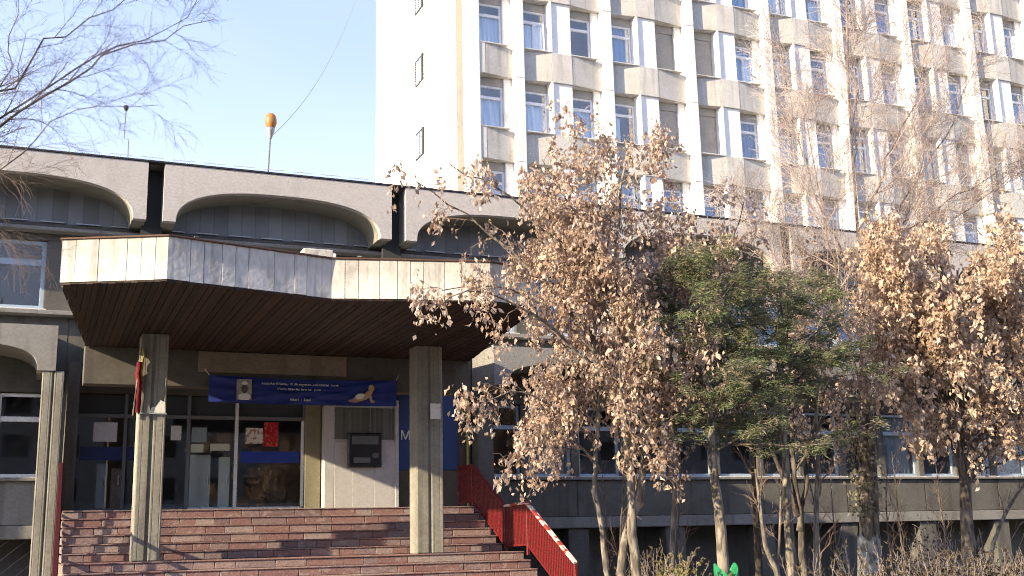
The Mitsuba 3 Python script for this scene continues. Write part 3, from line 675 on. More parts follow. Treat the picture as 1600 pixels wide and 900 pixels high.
for row, zs in enumerate(rows):
    z0, z1 = zs - 1.23, zs - .047
    # half bay beside the corner
    part(TW, 'spandrel', prism_xy(Polygon([(14.21, YT - .21), (14.42, YT - .21), (14.42, YT + .4), (14.21, YT + .4)]), z0, z1), 'spandrel_pale')
    part(TW, 'spandrel', prism_xy(Polygon([(14.43, YT - .20), (15.575, YT - .02), (15.575, YT + .4), (14.43, YT + .4)]), z0, z1), 'spandrel')
    tower_window(14.28, 15.25, zs, -1, 1, row)
    part(TW, 'jamb', bx(15.27, 15.575, WY - .10, WY + .2, zs - .046, zs + 2.06, .008), 'pier_paint')
    for b in range(NB):
        x = PX0 + PW * b
        spandrel(x + .405, x + PW - .005, x + 1.55, x + 2.40, z0, z1)
        tower_window(x + .46, x + 1.48, zs, b, 0, row); tower_window(x + 2.44, x + 3.42, zs, b, 1, row)
        za, zb = zs - .046, zs + ROW - 1.232
        p = part(TW, 'pier', bx(x + 1.50, x + 2.42, YT - .14, WY + .2, za, zb, .01), 'pier_paint')
        part(p, 'fin', bx(x + 1.52, x + 1.60, YT - .22, YT - .142, za, zb, .008), 'pier_paint')
        part(TW, 'jamb', bx(x + 3.44, x + PW - .005, WY - .10, WY + .2, za, zb, .008), 'pier_paint')
        part(TW, 'jamb', bx(x + .405, x + .44, WY - .10, WY + .2, za, zb, .008), 'pier_paint')
for b in range(NB + 1):
    x = PX0 + PW * b
    for row, zs in enumerate(rows):                            # storey-high pieces with open joints
        part(TW, 'pilaster', bx(x, x + .40, YT - .27, YT + .45, zs - 1.26, zs - 1.26 + ROW - .012, .02), 'white_paint')
X1 = PX0 + PW * NB + .4
part(TW, 'lower_wall', bx(14.0, X1, YT, YT + .4, ZB, rows[0] - 1.27, .01), 'spandrel')
part(TW, 'upper_wall', bx(14.0, X1, YT, YT + .4, rows[-1] + 2.07, ZT, .01), 'spandrel')
for zs in rows: part(TW, 'floor_slab', bx(14.0, X1, YT + .41, YT + 4, zs - 1.0, zs - .85, 0), 'room_dark')
part(TW, 'room_back', bx(14.0, X1, YT + 3.2, YT + 3.3, ZB, ZT, 0), 'room_dark')
part(TW, 'roof', bx(13.64, X1, 36.3, 48.3, ZT, ZT + .3, .02), 'concrete_pale'); part(TW, 'back_wall', bx(14.0, X1, 48.0, 48.29, ZB, ZT, 0), 'spandrel')
part(TW, 'side_wall', bx(X1 + .002, X1 + .3, 36.5, 48.29, ZB, ZT, 0), 'spandrel')

# ------------------------------------------------------------------ roof lamp, rod, cable
def lathe(prof, x, y, z, n=20):
    m = trimesh.creation.revolve(np.array(prof), sections=n); m.apply_translation([x, y, z]); return m
LP = thing('roof_lamp', 'lamp with an amber glass globe on a thin pole at the roof edge', 'lamp')
part(LP, 'pole', tube([(4.54, 25.2, 8.2), (4.56, 25.2, 8.7), (4.58, 25.2, 9.25)], [.022, .02, .02], 8), 'grey_frame')
part(LP, 'socket', lathe([(0, 0), (.03, 0), (.05, .05), (.10, .20), (.105, .26), (0, .26)], 4.58, 25.2, 9.22), 'galvanised', 30)
part(LP, 'globe', lathe([(0, 0), (.10, .01), (.135, .10), (.14, .20), (.115, .30), (.06, .355), (0, .37)], 4.585, 25.2, 9.485), 'lamp_amber', 50)
RD = thing('roof_rod', 'thin crooked rod with a small cup on top standing at the roof edge', 'rod')
part(RD, 'rod', tube([(1.46, 25.2, 8.2), (1.46, 25.2, 8.83), (1.36, 25.2, 8.86), (1.37, 25.2, 9.5)], .011, 6), 'grey_frame')
part(RD, 'cup', lathe([(0, 0), (.03, 0), (.06, .08), (.05, .12), (0, .12)], 1.37, 25.2, 9.5, 10), 'dark_metal', 30)
t = np.linspace(0, 1, 24)[:, None]
cab = np.array([4.62, 25.2, 9.3]) * (1 - t) + np.array([13.7, 48.0, ZT + .2]) * t; cab[:, 2] -= 1.6 * (4 * t[:, 0] * (1 - t[:, 0]))
solo('overhead_cable', cat([tube(cab, .008, 5)]), 'grey_frame', 'thin sagging cable running from the roof lamp up towards the white tower', 'cable')

# ------------------------------------------------------------------ trees
def rot_dir(rng, t, ang):
    r = rng.normal(size=3); r -= t * (r @ t); r /= np.linalg.norm(r) + 1e-9
    return t * math.cos(ang) + r * math.sin(ang)

def grow_path(rng, p0, d, L, n, wob, lift, droop=0.0):
    p = [np.array(p0, float)]; d = np.array(d, float)
    for i in range(n):
        d = d + rng.normal(0, wob, 3) + np.array([0, 0, lift - droop * (i + 1) / n]); d /= np.linalg.norm(d)
        p.append(p[-1] + d * L / n)
    return np.array(p)

def resample(pts, n):
    pts = np.asarray(pts, float); s = np.r_[0, np.cumsum(np.linalg.norm(np.diff(pts, axis=0), axis=1))]
    from scipy.interpolate import PchipInterpolator
    f = PchipInterpolator(s, pts); return f(np.linspace(0, s[-1], n))

def children(rng, path, rad, n, t0, t1, L, ang, segs, wob, lift, droop, flat=None, rmin=.003, rk=.55, taper=.25):
    out = []
    for k in range(n):
        t = t0 + (t1 - t0) * (k + rng.random()) / n
        i = min(int(t * (len(path) - 1)), len(path) - 2); u = t * (len(path) - 1) - i
        p = path[i] * (1 - u) + path[i + 1] * u; r = (rad[i] * (1 - u) + rad[i + 1] * u) * rk
        d = path[i + 1] - path[i]; d /= np.linalg.norm(d) + 1e-9
        d = rot_dir(rng, d, ang * rng.uniform(.7, 1.25))
        if flat is not None: d[2] = d[2] * flat; d /= np.linalg.norm(d)
        l = L * rng.uniform(.6, 1.2) * (1 - .45 * (t - t0) / max(t1 - t0, 1e-6))
        q = grow_path(rng, p, d, l, segs, wob, lift, droop)
        out.append((q, np.maximum(np.linspace(max(r, rmin), max(r * taper, rmin * .7), len(q)), rmin * .7)))
    return out

def tubes(lst, sides): return cat([tube(p, r, sides, False) for p, r in lst])

def leaf_cloud(rng, centres, size, aspect, hang, cols, curl=.35):
    """Leaves: two bent quads each, mostly hanging. centres (n,3); returns mesh arrays and a colour per vertex."""
    n = len(centres)
    ax = np.stack([rng.normal(0, 1 - hang, n), rng.normal(0, 1 - hang, n), -np.abs(rng.normal(hang, .25, n)) - .05], 1); ax /= np.linalg.norm(ax, axis=1, keepdims=True)
    s = np.cross(ax, rng.normal(size=(n, 3))); s /= np.linalg.norm(s, axis=1, keepdims=True); m = np.cross(ax, s)
    L = size * rng.choice([.5, .7, .85, 1.0, 1.15, 1.45], n)[:, None] * rng.uniform(.85, 1.15, n)[:, None]; W = L * aspect * rng.uniform(.7, 1.3, n)[:, None]; cu = curl * rng.uniform(-1, 1, n)[:, None] * L
    a = centres; mid1 = a + ax * L * .45 + s * W + m * cu * .5; mid2 = a + ax * L * .5 - s * W + m * cu * .5; c = a + ax * L * .5 + m * cu; e = a + ax * L + m * cu * .2
    v = np.stack([a, mid1, c, mid2, e], 1).reshape(-1, 3)
    k = np.arange(n)[:, None] * 5
    f = np.concatenate([k + np.array([[0, 1, 2]]), k + np.array([[0, 2, 3]]), k + np.array([[1, 4, 2]]), k + np.array([[2, 4, 3]])])
    cols = np.asarray(cols); g = meshkit.noise(centres * 3.3, 4) * .5 + meshkit.noise(centres * 9.0, 9) * .5
    c0 = cols[np.clip((g * 1.5 - .25 + rng.normal(0, .22, n)) * len(cols), 0, len(cols) - 1).astype(int)] * rng.uniform(.7, 1.2, n)[:, None]
    return (v, f), np.repeat(np.clip(c0, 0, .9), 5, 0)

def along(rng, lst, per, t0=.15):
    out = []
    for p, r in lst:
        t = rng.uniform(t0, 1, per) * (len(p) - 1); i = np.minimum(t.astype(int), len(p) - 2); u = (t - i)[:, None]
        out.append(p[i] * (1 - u) + p[i + 1] * u)
    return np.vstack(out)

DEAD = [(.60, .465, .37), (.53, .40, .31), (.66, .54, .445), (.45, .335, .26), (.72, .61, .52), (.36, .265, .21), (.62, .50, .42)]

def dead_leaf_tree(name, label, stems, limbs, seed, bark_m, n1, l1, n2, n3, per, group=None, size=.085, zmin=.3, keep=None, clump=7, cols=None):
    rng = np.random.default_rng(seed)
    t_ = thing(name, label, 'tree', group)
    L1 = []
    for pts, r0, r1 in stems:
        p = resample(pts, 26); p[1:] += rng.normal(0, .012, (25, 3)); r = np.linspace(r0, r1, 26); r[:3] *= [1.35, 1.15, 1.05]
        part(t_, 'trunk', cat([tube(p, r, 10, False)]), bark_m, True)
        L1 += children(rng, p, r, n1, .38, .99, l1, .85, 9, .13, .07, 0.0)
    for pts, r0 in limbs:
        p = resample(pts, 14); p[1:] += rng.normal(0, .02, (13, 3)); r = np.linspace(r0, .008, 14)
        L1.append((p, r))
    for p, r in L1: part(t_, 'branch', cat([tube(p, r, 6, False)]), bark_m, True)
    L2 = [c for p, r in L1 for c in children(rng, p, r, n2, .15, 1.0, .75, .75, 6, .18, .03, .10)]
    L3 = [c for p, r in L2 for c in children(rng, p, r, n3, .2, 1.0, .32, .7, 4, .2, 0.0, .25)]
    part(t_, 'twigs', tubes(L2 + L3, 4), 'twig_brown', kind='stuff')
    base = along(rng, L3, per) if per else np.zeros((0, 3))
    ends = np.array([p[-1] for p, r in L3 + L2])
    sel = ends[rng.random(len(ends)) < .55]
    cl = (sel[:, None] + rng.normal(0, 1, (len(sel), clump, 3)) * np.array([.05, .05, .12]) - np.array([0, 0, .09])).reshape(-1, 3)
    c = np.vstack([base, cl]); c = c[c[:, 2] > zmin + rng.normal(0, .25, len(c))]
    if keep is not None: c = c[keep(c, rng)]
    m, col = leaf_cloud(rng, c, size, .30, .62, cols or DEAD, .55)
    part(t_, 'crown', m, 'leaf_thin', False, kind='stuff', color=col)
    return t_

G = GROUND - .15
dead_leaf_tree('brown_leaved_tree', 'smaller tan leaved tree standing behind the conifers, close to the long wing', [
    ([(13.0, 17.6, G), (13.05, 17.6, -.3), (13.0, 17.6, 1.2), (13.1, 17.6, 3.0), (13.2, 17.6, 5.0)], .075, .015),
    ([(13.02, 17.6, 0), (13.5, 17.7, 1.6), (14.1, 17.8, 3.2), (14.5, 17.8, 4.6)], .05, .012),
    ([(13.0, 17.6, .3), (12.3, 17.5, 1.9), (11.6, 17.4, 3.3), (11.2, 17.3, 4.9)], .05, .012)],
    [([(13.0, 17.6, 1.2), (13.8, 17.5, 1.7), (14.6, 17.4, 2.0)], .02), ([(12.9, 17.6, 1.6), (12.0, 17.5, 2.4), (11.0, 17.5, 2.8)], .02)],
    203, 'bark_grey', 8, 1.2, 7, 4, 2, size=.080, zmin=1.1, clump=7)
dead_leaf_tree('brown_leaved_tree', 'slender multi stemmed tree full of hanging dry brown leaves, in front of the canopy corner', [
    ([(7.95, 14.5, G), (7.45, 14.5, -.54), (7.40, 14.5, 0), (7.30, 14.5, .6), (7.40, 14.6, 1.3), (7.55, 14.7, 2.4), (7.2, 14.9, 3.8), (6.9, 15.0, 4.9)], .045, .02),
    ([(7.95, 14.4, G), (7.83, 14.4, -.5), (7.81, 14.4, .2), (7.81, 14.4, .75), (7.76, 14.4, 1.8), (7.71, 14.4, 3.0), (7.75, 14.4, 4.1), (8.02, 14.4, 5.75)], .085, .012),
    ([(7.90, 14.7, G), (7.83, 14.8, -.55), (7.94, 14.8, .06), (8.17, 14.8, .5), (8.31, 14.8, 1.2), (8.65, 14.8, 2.4), (9.0, 14.9, 3.5), (9.3, 15.0, 4.4)], .08, .015)],
    [([(7.75, 14.4, 1.7), (7.0, 14.2, 2.5), (6.0, 14.0, 3.1), (5.2, 13.9, 3.25), (4.72, 13.9, 2.95)], .03),
     ([(7.72, 14.4, 2.2), (6.9, 14.5, 3.0), (6.0, 14.6, 3.5), (5.1, 14.6, 3.4)], .028),
     ([(7.4, 14.5, 1.2), (6.7, 14.3, 1.7), (6.0, 14.2, 1.95), (5.45, 14.1, 1.75)], .024),
     ([(7.4, 14.5, .9), (6.9, 14.3, 1.2), (6.3, 14.2, 1.2), (5.95, 14.2, .95)], .02),
     ([(7.5, 14.6, 2.6), (6.6, 14.8, 3.8), (5.6, 14.9, 4.6), (4.85, 15.0, 5.1)], .03),
     ([(7.7, 14.5, 3.0), (6.8, 14.6, 4.3), (5.9, 14.6, 5.0), (5.2, 14.5, 5.2)], .028),
     ([(7.72, 14.4, 3.2), (7.2, 14.3, 4.4), (6.7, 14.2, 5.0), (6.5, 14.2, 5.35)], .026),
     ([(8.5, 14.8, 2.0), (9.1, 14.6, 3.2), (9.8, 14.5, 4.2), (10.1, 14.5, 5.1)], .028),
     ([(8.7, 14.8, 2.8), (9.5, 14.9, 3.8), (10.2, 15.1, 4.4), (10.7, 15.2, 4.9)], .026),
     ],
    101, 'bark_pale', 13, 1.4, 10, 5, 3, size=.080, zmin=.75, clump=12)
dead_leaf_tree('brown_leaved_tree', 'tree heavy with pale sunlit dry leaves behind the hedge at the right', [
    ([(14.58, 15.20, G), (14.61, 15.20, -0.76), (14.66, 15.20, -0.19), (14.76, 15.20, 0.71), (14.91, 15.20, 1.90), (14.97, 15.20, 3.22), (15.10, 15.20, 4.52)], .14, .02),
    ([(14.72, 15.20, 0.47), (14.51, 15.11, 1.52), (14.05, 15.11, 2.65), (13.71, 15.01, 3.80), (13.60, 15.01, 4.52)], .07, .014),
    ([(14.74, 15.20, 0.76), (15.67, 15.20, 1.80), (16.13, 15.20, 2.79), (16.49, 15.20, 3.95), (16.60, 15.20, 4.81)], .07, .014)],
    [([(14.93, 15.20, 1.42), (13.94, 15.01, 1.99), (13.13, 14.91, 2.36), (12.55, 14.82, 2.29)], .03),
     ([(14.93, 15.20, 1.14), (14.40, 14.91, 1.61), (13.82, 14.72, 1.80), (13.47, 14.72, 1.52)], .025),
     ([(14.40, 15.20, 2.21), (13.60, 15.01, 2.93), (12.89, 14.82, 3.37), (12.42, 14.72, 3.51)], .028),
     ([(14.97, 15.20, 1.52), (16.02, 14.91, 2.07), (16.95, 14.82, 2.36), (17.76, 14.72, 2.29)], .03),
     ([(15.10, 15.20, 0.95), (16.02, 15.01, 1.23), (16.95, 14.91, 1.33)], .022),
     ([(15.79, 15.20, 2.07), (16.72, 15.11, 3.08), (17.52, 15.11, 3.95), (18.00, 15.01, 4.67)], .03),
     ([(14.97, 15.20, 2.65), (14.63, 15.01, 3.66), (14.40, 15.01, 4.52), (14.28, 14.91, 5.02)], .028)],
    202, 'bark_grey', 13, 1.5, 9, 5, 3, size=.095, zmin=.75, clump=16, cols=[(.68, .535, .42), (.60, .46, .355), (.74, .61, .49), (.50, .38, .29), (.78, .67, .56), (.42, .315, .24)])

def conifer(name, label, base, top, r0, seed, zlow, n1, l1, cols, lean=(0, 0)):
    rng = np.random.default_rng(seed); t_ = thing(name, label, 'tree')
    p = resample([(*base, G), *[tuple(np.array([*base, 0]) + np.array([lean[0] * q + rng.normal(0, .03), lean[1] * q, q * top])) for q in (.0, .25, .5, .75, 1.0)]], 30)
    r = np.linspace(r0, .015, 30); part(t_, 'trunk', cat([tube(p, r, 10, False)]), 'bark_pale', True)
    z = p[:, 2]; t0 = float(np.interp(zlow, z, np.linspace(0, 1, 30)))
    L1 = children(rng, p, r, n1, t0, .99, l1, 1.35, 10, .07, .05, .03, rk=.4)
    for q, rr in L1: part(t_, 'branch', cat([tube(q, rr, 5, False)]), 'bark_grey', True)
    L2 = [c for q, rr in L1 for c in children(rng, q, rr, rng.integers(5, 10), .25, 1.0, .46, .8, 5, .10, .01, .05, flat=.45)]
    L3 = [c for q, rr in L2 for c in children(rng, q, rr, 4, .2, 1.0, .20, .7, 3, .12, .02, 0.0, flat=.6)]
    part(t_, 'twigs', tubes(L2 + L3, 3), 'twig_brown', kind='stuff')
    c = along(rng, L2 + L3, 27, .1); c = c + rng.normal(0, .03, c.shape); n = len(c)
    m, col = leaf_cloud(rng, c, .070, .085, .12, cols, .1)
    k = np.repeat(np.clip(.75 + .5 * (meshkit.fbm(c * 1.4, 3, 5)), .6, 1.3), 5)
    part(t_, 'crown', m, 'needle_thin', False, kind='stuff', color=np.clip(col * k[:, None], 0, .6))
NEED = [(.15, .205, .105), (.21, .275, .12), (.125, .17, .095), (.28, .305, .15), (.24, .24, .17), (.11, .14, .09), (.30, .275, .205), (.26, .225, .17)]
conifer('evergreen_tree', 'grey green conifer with a straight pale trunk above the green bin', (9.13, 14.2), 3.85, .11, 301, 1.08, 42, 1.55, NEED, (.05, .1))
conifer('evergreen_tree', 'darker conifer standing behind and right of the pale trunked conifer', (10.75, 14.8), 4.0, .10, 302, 1.2, 44, 1.85, NEED, (.2, 0))

def bare_tree(name, label, trunk, r0, limbs, seed, m_bark, m_twig, n2, n3, l2, l3, n4=0, droop=0.0, rtop=None, rmin=.004, lift=.05):
    rng = np.random.default_rng(seed); t_ = thing(name, label, 'tree')
    p = resample(trunk, 30); r = np.linspace(r0, .02, 30) if rtop is None else np.interp(p[:, 2], [GROUND, 2.0, 3.6, 9.0], [r0, r0 * .88, rtop, .02]); r[:2] *= 1.25
    part(t_, 'trunk', cat([tube(p, r, 12, False)]), m_bark, True)
    L1 = []
    for pts, rr in limbs:
        q = resample(pts, 16); q[1:] += rng.normal(0, .03, (15, 3)); L1.append((q, np.linspace(rr, min(.008, rr * .16), 16)))
    for q, rr in L1: part(t_, 'branch', cat([tube(q, rr, 6, False)]), m_bark, True)
    L2 = [c for q, rr in L1 for c in children(rng, q, rr, n2, .12, 1.0, l2, .65, 8, .10, lift, droop, rmin=rmin)]
    L3 = [c for q, rr in L2 for c in children(rng, q, rr, n3, .15, 1.0, l3, .6, 6, .14, lift * .5, droop, rmin=rmin * .75)]
    L4 = [c for q, rr in L3 for c in children(rng, q, rr, n4, .2, 1.0, l3 * .5, .6, 4, .16, 0, droop, rmin=rmin * .6)] if n4 else []
    part(t_, 'twigs', tubes(L2, 4), m_twig, kind='stuff')
    part(t_, 'fine_twigs', tubes(L3 + L4, 3), m_twig, kind='stuff')
    return t_, p
def limewash_sleeve(p, r):
    v, f = tube(p, r, 28, False); k = np.arange(28); v[-28:, 2] += .06 * np.sin(k * 1.1) + .05 * np.sin(k * 2.7 + 1) + .04 * np.sin(k * .45)
    return v, f
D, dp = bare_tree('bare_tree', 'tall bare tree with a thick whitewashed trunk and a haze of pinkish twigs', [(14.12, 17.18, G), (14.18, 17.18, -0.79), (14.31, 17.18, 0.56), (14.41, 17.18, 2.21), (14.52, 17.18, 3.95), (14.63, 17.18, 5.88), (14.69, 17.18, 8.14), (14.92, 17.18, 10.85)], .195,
    [([(14.41, 17.18, 2.49), (13.90, 16.95, 4.07), (13.45, 16.72, 5.88), (13.11, 16.61, 7.91)], 0.0300), ([(14.46, 17.18, 3.16), (15.25, 17.29, 4.75), (16.16, 17.40, 6.33), (16.95, 17.40, 8.36)], 0.0360),
     ([(14.52, 17.18, 3.95), (15.71, 16.95, 5.20), (17.18, 16.84, 6.33), (18.76, 16.72, 7.23)], 0.0300), ([(14.58, 17.18, 4.75), (14.01, 17.51, 6.33), (13.79, 17.74, 7.91), (13.67, 17.85, 9.49)], 0.0270),
     ([(14.63, 17.18, 5.65), (15.37, 16.95, 7.23), (16.16, 16.72, 8.81), (16.72, 16.61, 10.40)], 0.0270), ([(14.58, 17.18, 4.41), (16.05, 17.63, 6.33), (17.85, 17.85, 8.36), (19.21, 17.97, 10.40)], 0.0330),
     ([(14.52, 17.18, 3.39), (13.56, 17.40, 4.41), (12.77, 17.51, 5.20), (12.32, 17.51, 6.10)], 0.0210), ([(14.69, 17.18, 7.01), (15.03, 17.40, 8.59), (15.25, 17.51, 10.40)], 0.0210), ([(14.58, 17.18, 4.97), (15.59, 16.61, 5.88), (16.95, 16.16, 6.67), (18.31, 15.82, 7.46)], 0.0240)],
    401, 'bark_mixed', 'twig_pink', 22, 12, 1.7, .9, 6, rtop=.036, rmin=.0052)
part(D, 'limewash', limewash_sleeve([(14.11, 17.176, G), (14.18, 17.176, -.75), (14.20, 17.176, -.5), (14.232, 17.176, -.12)], [.262, .212, .207, .203]), 'limewash', True, label='white limewashed foot of the trunk')
rng = np.random.default_rng(8)
n = 500; zz = rng.uniform(.25, 2.7, n); th = rng.uniform(0, 2 * np.pi, n); th = np.where(rng.random(n) < .75, np.pi + rng.normal(0, .8, n), th)
rr = .22 + np.abs(rng.normal(0, .11, n)) * (1 - .5 * np.abs(zz - 1.5) / 1.3)
cx = np.interp(zz, dp[:, 2], dp[:, 0]); cy = np.interp(zz, dp[:, 2], dp[:, 1])
m, col = leaf_cloud(rng, np.stack([cx + rr * np.cos(th), cy + rr * np.sin(th), zz], 1), .075, .5, .5, [(.36, .33, .25), (.28, .27, .19), (.44, .40, .31), (.20, .20, .13)], .2)
part(D, 'ivy', m, 'leaf_thin', kind='stuff', color=col)

bare_tree('birch_tree', 'bare birch reaching in from the left with fine drooping twigs', [(-1.9, 9.6, G), (-1.85, 9.6, 0), (-1.75, 9.6, 2.2), (-1.6, 9.5, 4.2), (-1.5, 9.5, 6.5), (-1.4, 9.5, 8.5)], .13,
    [([(-1.7, 9.5, 2.6), (-1.0, 9.5, 3.0), (-.43, 9.5, 3.34), (-.07, 9.5, 3.64), (.16, 9.5, 3.87), (.40, 9.5, 4.16), (.76, 9.5, 4.28), (1.19, 9.5, 4.49)], 0.0176),
     ([(-1.68, 9.5, 2.9), (-.95, 9.5, 3.35), (-.46, 9.5, 3.64), (-.19, 9.5, 4.04), (.09, 9.5, 4.29), (.48, 9.5, 4.59), (.8, 9.5, 5.0)], 0.0143),
     ([(-1.65, 9.5, 2.7), (-.9, 9.6, 3.05), (-.44, 9.6, 3.37), (-.17, 9.6, 3.62), (.25, 9.6, 4.11), (.71, 9.7, 4.33), (1.1, 9.7, 4.85)], 0.0143),
     ([(-1.7, 9.5, 2.2), (-1.0, 9.3, 2.5), (-.44, 9.2, 2.85), (-.05, 9.1, 3.25), (.3, 9.1, 3.4), (.7, 9.0, 3.5)], 0.0099),
     ([(-1.7, 9.5, 3.0), (-.8, 9.5, 3.3), (-.45, 9.5, 3.76), (-.39, 9.5, 4.15), (-.32, 9.5, 4.6)], 0.0121),
     ([(-1.6, 9.5, 4.0), (-.9, 9.4, 4.6), (-.4, 9.3, 5.0), (.3, 9.2, 5.4)], 0.0165), ([(-1.7, 9.5, 2.5), (-1.2, 9.4, 2.7), (-.7, 9.3, 2.6), (-.3, 9.3, 2.3)], 0.0066)],
    402, 'bark_grey', 'twig_birch', 15, 8, .70, .42, 3, droop=.14, rmin=.0018, lift=.03)

def sapling(label, pts, r0, r1, seed, n1=6, m_='bark_grey', leaves=0, kids=(.35, .98), L=.7):
    rng = np.random.default_rng(seed); t_ = thing('sapling', label, 'sapling')
    p = resample(pts, 18); r = np.linspace(r0, r1, 18); part(t_, 'trunk', cat([tube(p, r, 8, False)]), m_, True)
    L1 = children(rng, p, r, n1, kids[0], kids[1], L, .7, 7, .12, .06, 0)
    L2 = [c for q, rr in L1 for c in children(rng, q, rr, 5, .2, 1, .35, .6, 4, .15, .03, 0)]
    part(t_, 'twigs', tubes(L1 + L2, 4), 'twig_brown', kind='stuff')
    if leaves:
        c = along(rng, L2, leaves); m, col = leaf_cloud(rng, c, .07, .3, .7, DEAD); part(t_, 'crown', m, 'leaf_thin', kind='stuff', color=col)
sapling('thin straight sapling stem above the small shrub, left of the green bin', [(8.72, 15, G), (8.76, 15, -.6), (8.86, 15, .4), (8.95, 15, 1.28), (8.96, 15, 2.65), (8.9, 15, 3.8)], .055, .015, 1, 9, 'bark_pale', 3)
sapling('dark thin tree stem in shade just right of the green bin', [(11.0, 16.0, G), (10.98, 16.0, -.6), (11.0, 16.0, .6), (11.05, 16, 2.0), (11.1, 16, 3.2)], .075, .02, 2, 6, 'bark_dark')
sapling('pale sapling with a white foot standing left of the ivy clad tree', [(11.25, 15, G), (11.34, 15, -.68), (11.44, 15, .3), (11.57, 15, 1.3), (11.6, 15, 2.4)], .06, .02, 3, 6, 'bark_pale')
sapling('crooked pale forked stem leaning left, between the bin and the pale sapling', [(10.05, 14, G), (9.92, 14, -.61), (9.74, 14, -.17), (9.70, 14, .35), (9.66, 14, .9)], .06, .015, 4, 5, 'bark_pale', 0, (.6, .98), .5)
sapling('slim upright stem beside the crooked forked one', [(10.0, 14.05, G), (9.96, 14.05, -.61), (10.05, 14.05, .05), (10.12, 14.05, .6)], .035, .012, 5, 4, 'bark_pale', 0, (.6, .98), .4)
sapling('slanting sapling leaning right beside the trunk of the right brown tree', [(15.6, 15.6, G), (15.55, 15.6, -.5), (15.75, 15.6, -.1), (16.2, 15.6, .45), (16.8, 15.6, .95)], .05, .02, 6, 5, 'bark_pale', 0, (.6, .98), .6)
sapling('dark thin stem behind the brown tree, right of the red railing', [(9.2, 17, G), (9.25, 17, -.3), (9.3, 17, 1.0), (9.2, 17, 2.4)], .05, .02, 7, 5, 'bark_dark')

def wing_stem(x, y, h, r, lean, seed):
    rng = np.random.default_rng(seed); t_ = thing('thin_stem', 'thin bare dark stem rising among the trees in front of the long wing', 'sapling', 'thin bare stems before the long wing')
    p = grow_path(rng, (x, y, G), np.array([lean, 0, 1.0]), h, 16, .05, .06); rr = np.linspace(r, .006, 17)
    part(t_, 'trunk', cat([tube(p, rr, 7, False)]), 'bark_grey', True)
    L1 = children(rng, p, rr, 9, .3, .98, .8, .6, 7, .12, .08, 0); L2 = [c for q, w in L1 for c in children(rng, q, w, 6, .2, 1, .35, .6, 4, .15, .03, 0)]
    part(t_, 'twigs', tubes(L1 + L2, 3), 'twig_brown', kind='stuff')
for i, (x, y, h, r, l) in enumerate([(9.9, 19.0, 3.4, .03, .04), (11.9, 20.0, 3.8, .035, -.05), (12.6, 18.6, 3.2, .03, .06), (14.9, 19.6, 3.6, .04, .02), (15.9, 18.5, 3.0, .03, -.06),
                                     (17.2, 19.5, 3.4, .035, .05), (18.6, 19.8, 3.6, .04, -.03), (10.9, 21.2, 3.0, .03, .02), (16.4, 21.0, 3.2, .03, .0)]): wing_stem(x, y, h, r, l, 900 + i)

# hedge and shrubs: upright twigs with a few leaves
def shrub(name, label, cat_, spots, h, n, seed, cols, spread, per, group=None):
    rng = np.random.default_rng(seed); t_ = thing(name, label, cat_, group)
    L1 = []
    for k in range(n):
        b = np.array(spots[rng.integers(0, len(spots))]) + np.r_[rng.normal(0, spread, 2), 0]
        d = np.array([rng.normal(0, .3), rng.normal(0, .3), 1.0]); d /= np.linalg.norm(d); hh = h * rng.uniform(.72, 1.08)
        q = grow_path(rng, b, d, hh, 7, .09, .08); L1.append((q, np.linspace(.008, .004, 8)))
    L2 = [c for q, rr in L1 for c in children(rng, q, rr, 6, .3, 1, .30, .6, 4, .12, .06, 0, rmin=.003)]
    part(t_, 'twigs', tubes(L1 + L2, 3), 'twig_pink', kind='stuff')
    c = along(rng, L2, per); m, col = leaf_cloud(rng, c, .05, .33, .3, cols); part(t_, 'leaves', m, 'leaf_thin', kind='stuff', color=col)
HC = [(.15, .115, .075), (.11, .095, .06), (.20, .155, .10), (.09, .08, .05), (.22, .17, .10)]
shrub('hedge', 'long clipped half bare brown hedge in front of the right brown tree', 'hedge', [(x, 13 + .1 * math.sin(x * 3), GROUND - .02) for x in np.linspace(11.2, 14.4, 24)], 1.24, 300, 61, HC, .15, 5)
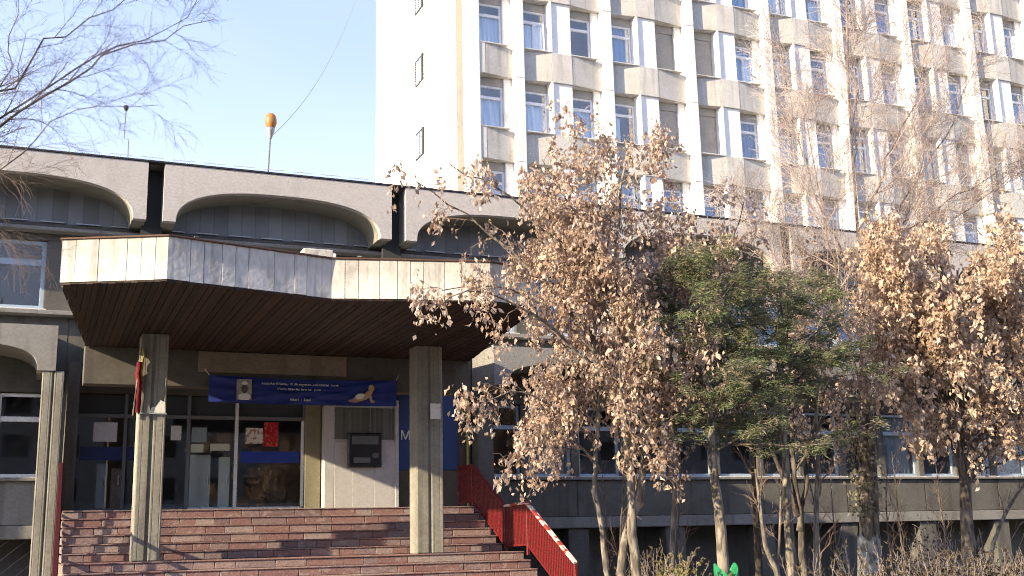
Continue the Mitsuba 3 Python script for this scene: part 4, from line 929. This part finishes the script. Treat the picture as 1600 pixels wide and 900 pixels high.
shrub('shrub', 'small yellowish shrub at the foot of the thin straight sapling', 'shrub', [(8.05, 13.5, GROUND - .02)], 1.34, 26, 62, [(.26, .24, .10), (.20, .19, .08), (.32, .28, .14)], .10, 12)
shrub('shrub', 'sparse leafless shrub between the pale sapling and the ivy clad trunk', 'shrub', [(11.75, 14.6, GROUND - .02), (11.95, 14.5, GROUND - .02)], 1.35, 24, 63, HC, .12, 3)
shrub('shrub', 'thin twiggy shrub just left of the pale sapling foot', 'shrub', [(10.75, 14.4, GROUND - .02)], 1.32, 16, 64, HC, .12, 3)

shrub('shrub', 'bare bush against the long wing, between the railing and the multi stemmed brown tree', 'shrub', [(9.75, 17.6, GROUND - .02), (10.05, 17.8, GROUND - .02)], 1.5, 30, 65, HC, .16, 3)
shrub('shrub', 'bare bush against the long wing, right of the whitewashed trunk and behind the hedge', 'shrub', [(15.9, 17.5, GROUND - .02), (16.5, 17.6, GROUND - .02), (17.0, 17.5, GROUND - .02)], 1.75, 60, 66, HC, .2, 3)
# green bin on a post
GB = thing('green_bin', 'bright green litter bin with raised sides at the foot of the pale conifer trunk', 'bin')
def bin_shell():
    n, v, f = 40, [], []
    for k in range(n):
        a = 2 * math.pi * k / n; side = abs(math.cos(a)) ** 3
        ht = .50 + .17 * side + .015 * math.sin(5 * a)
        for rr, z in ((.135, 0), (.165, ht), (.153, ht), (.125, .02)): v.append((rr * math.cos(a), rr * math.sin(a), z))
    for k in range(n):
        a, b = 4 * k, 4 * ((k + 1) % n)
        for j in range(3): f.append((a + j, b + j, b + j + 1, a + j + 1))
    v.append((0, 0, .02)); c = len(v) - 1
    f3 = [(4 * k + 3, 4 * ((k + 1) % n) + 3, c) for k in range(n)]
    f = np.array(f); v = np.array(v) + np.array([8.73, 13.5, -1.07])
    return v, np.vstack([f[:, [0, 1, 2]], f[:, [0, 2, 3]], np.array(f3)])
part(GB, 'body', bin_shell(), 'bin_green', 30)
part(GB, 'liner', lathe([(0, 0), (.118, 0), (.14, .44), (.0, .45)], 8.73, 13.5, -1.04), 'black_plastic', 30)
part(GB, 'post', tube([(8.73, 13.72, GROUND - .1), (8.73, 13.72, -.6)], .025, 8), 'grey_frame', 30)
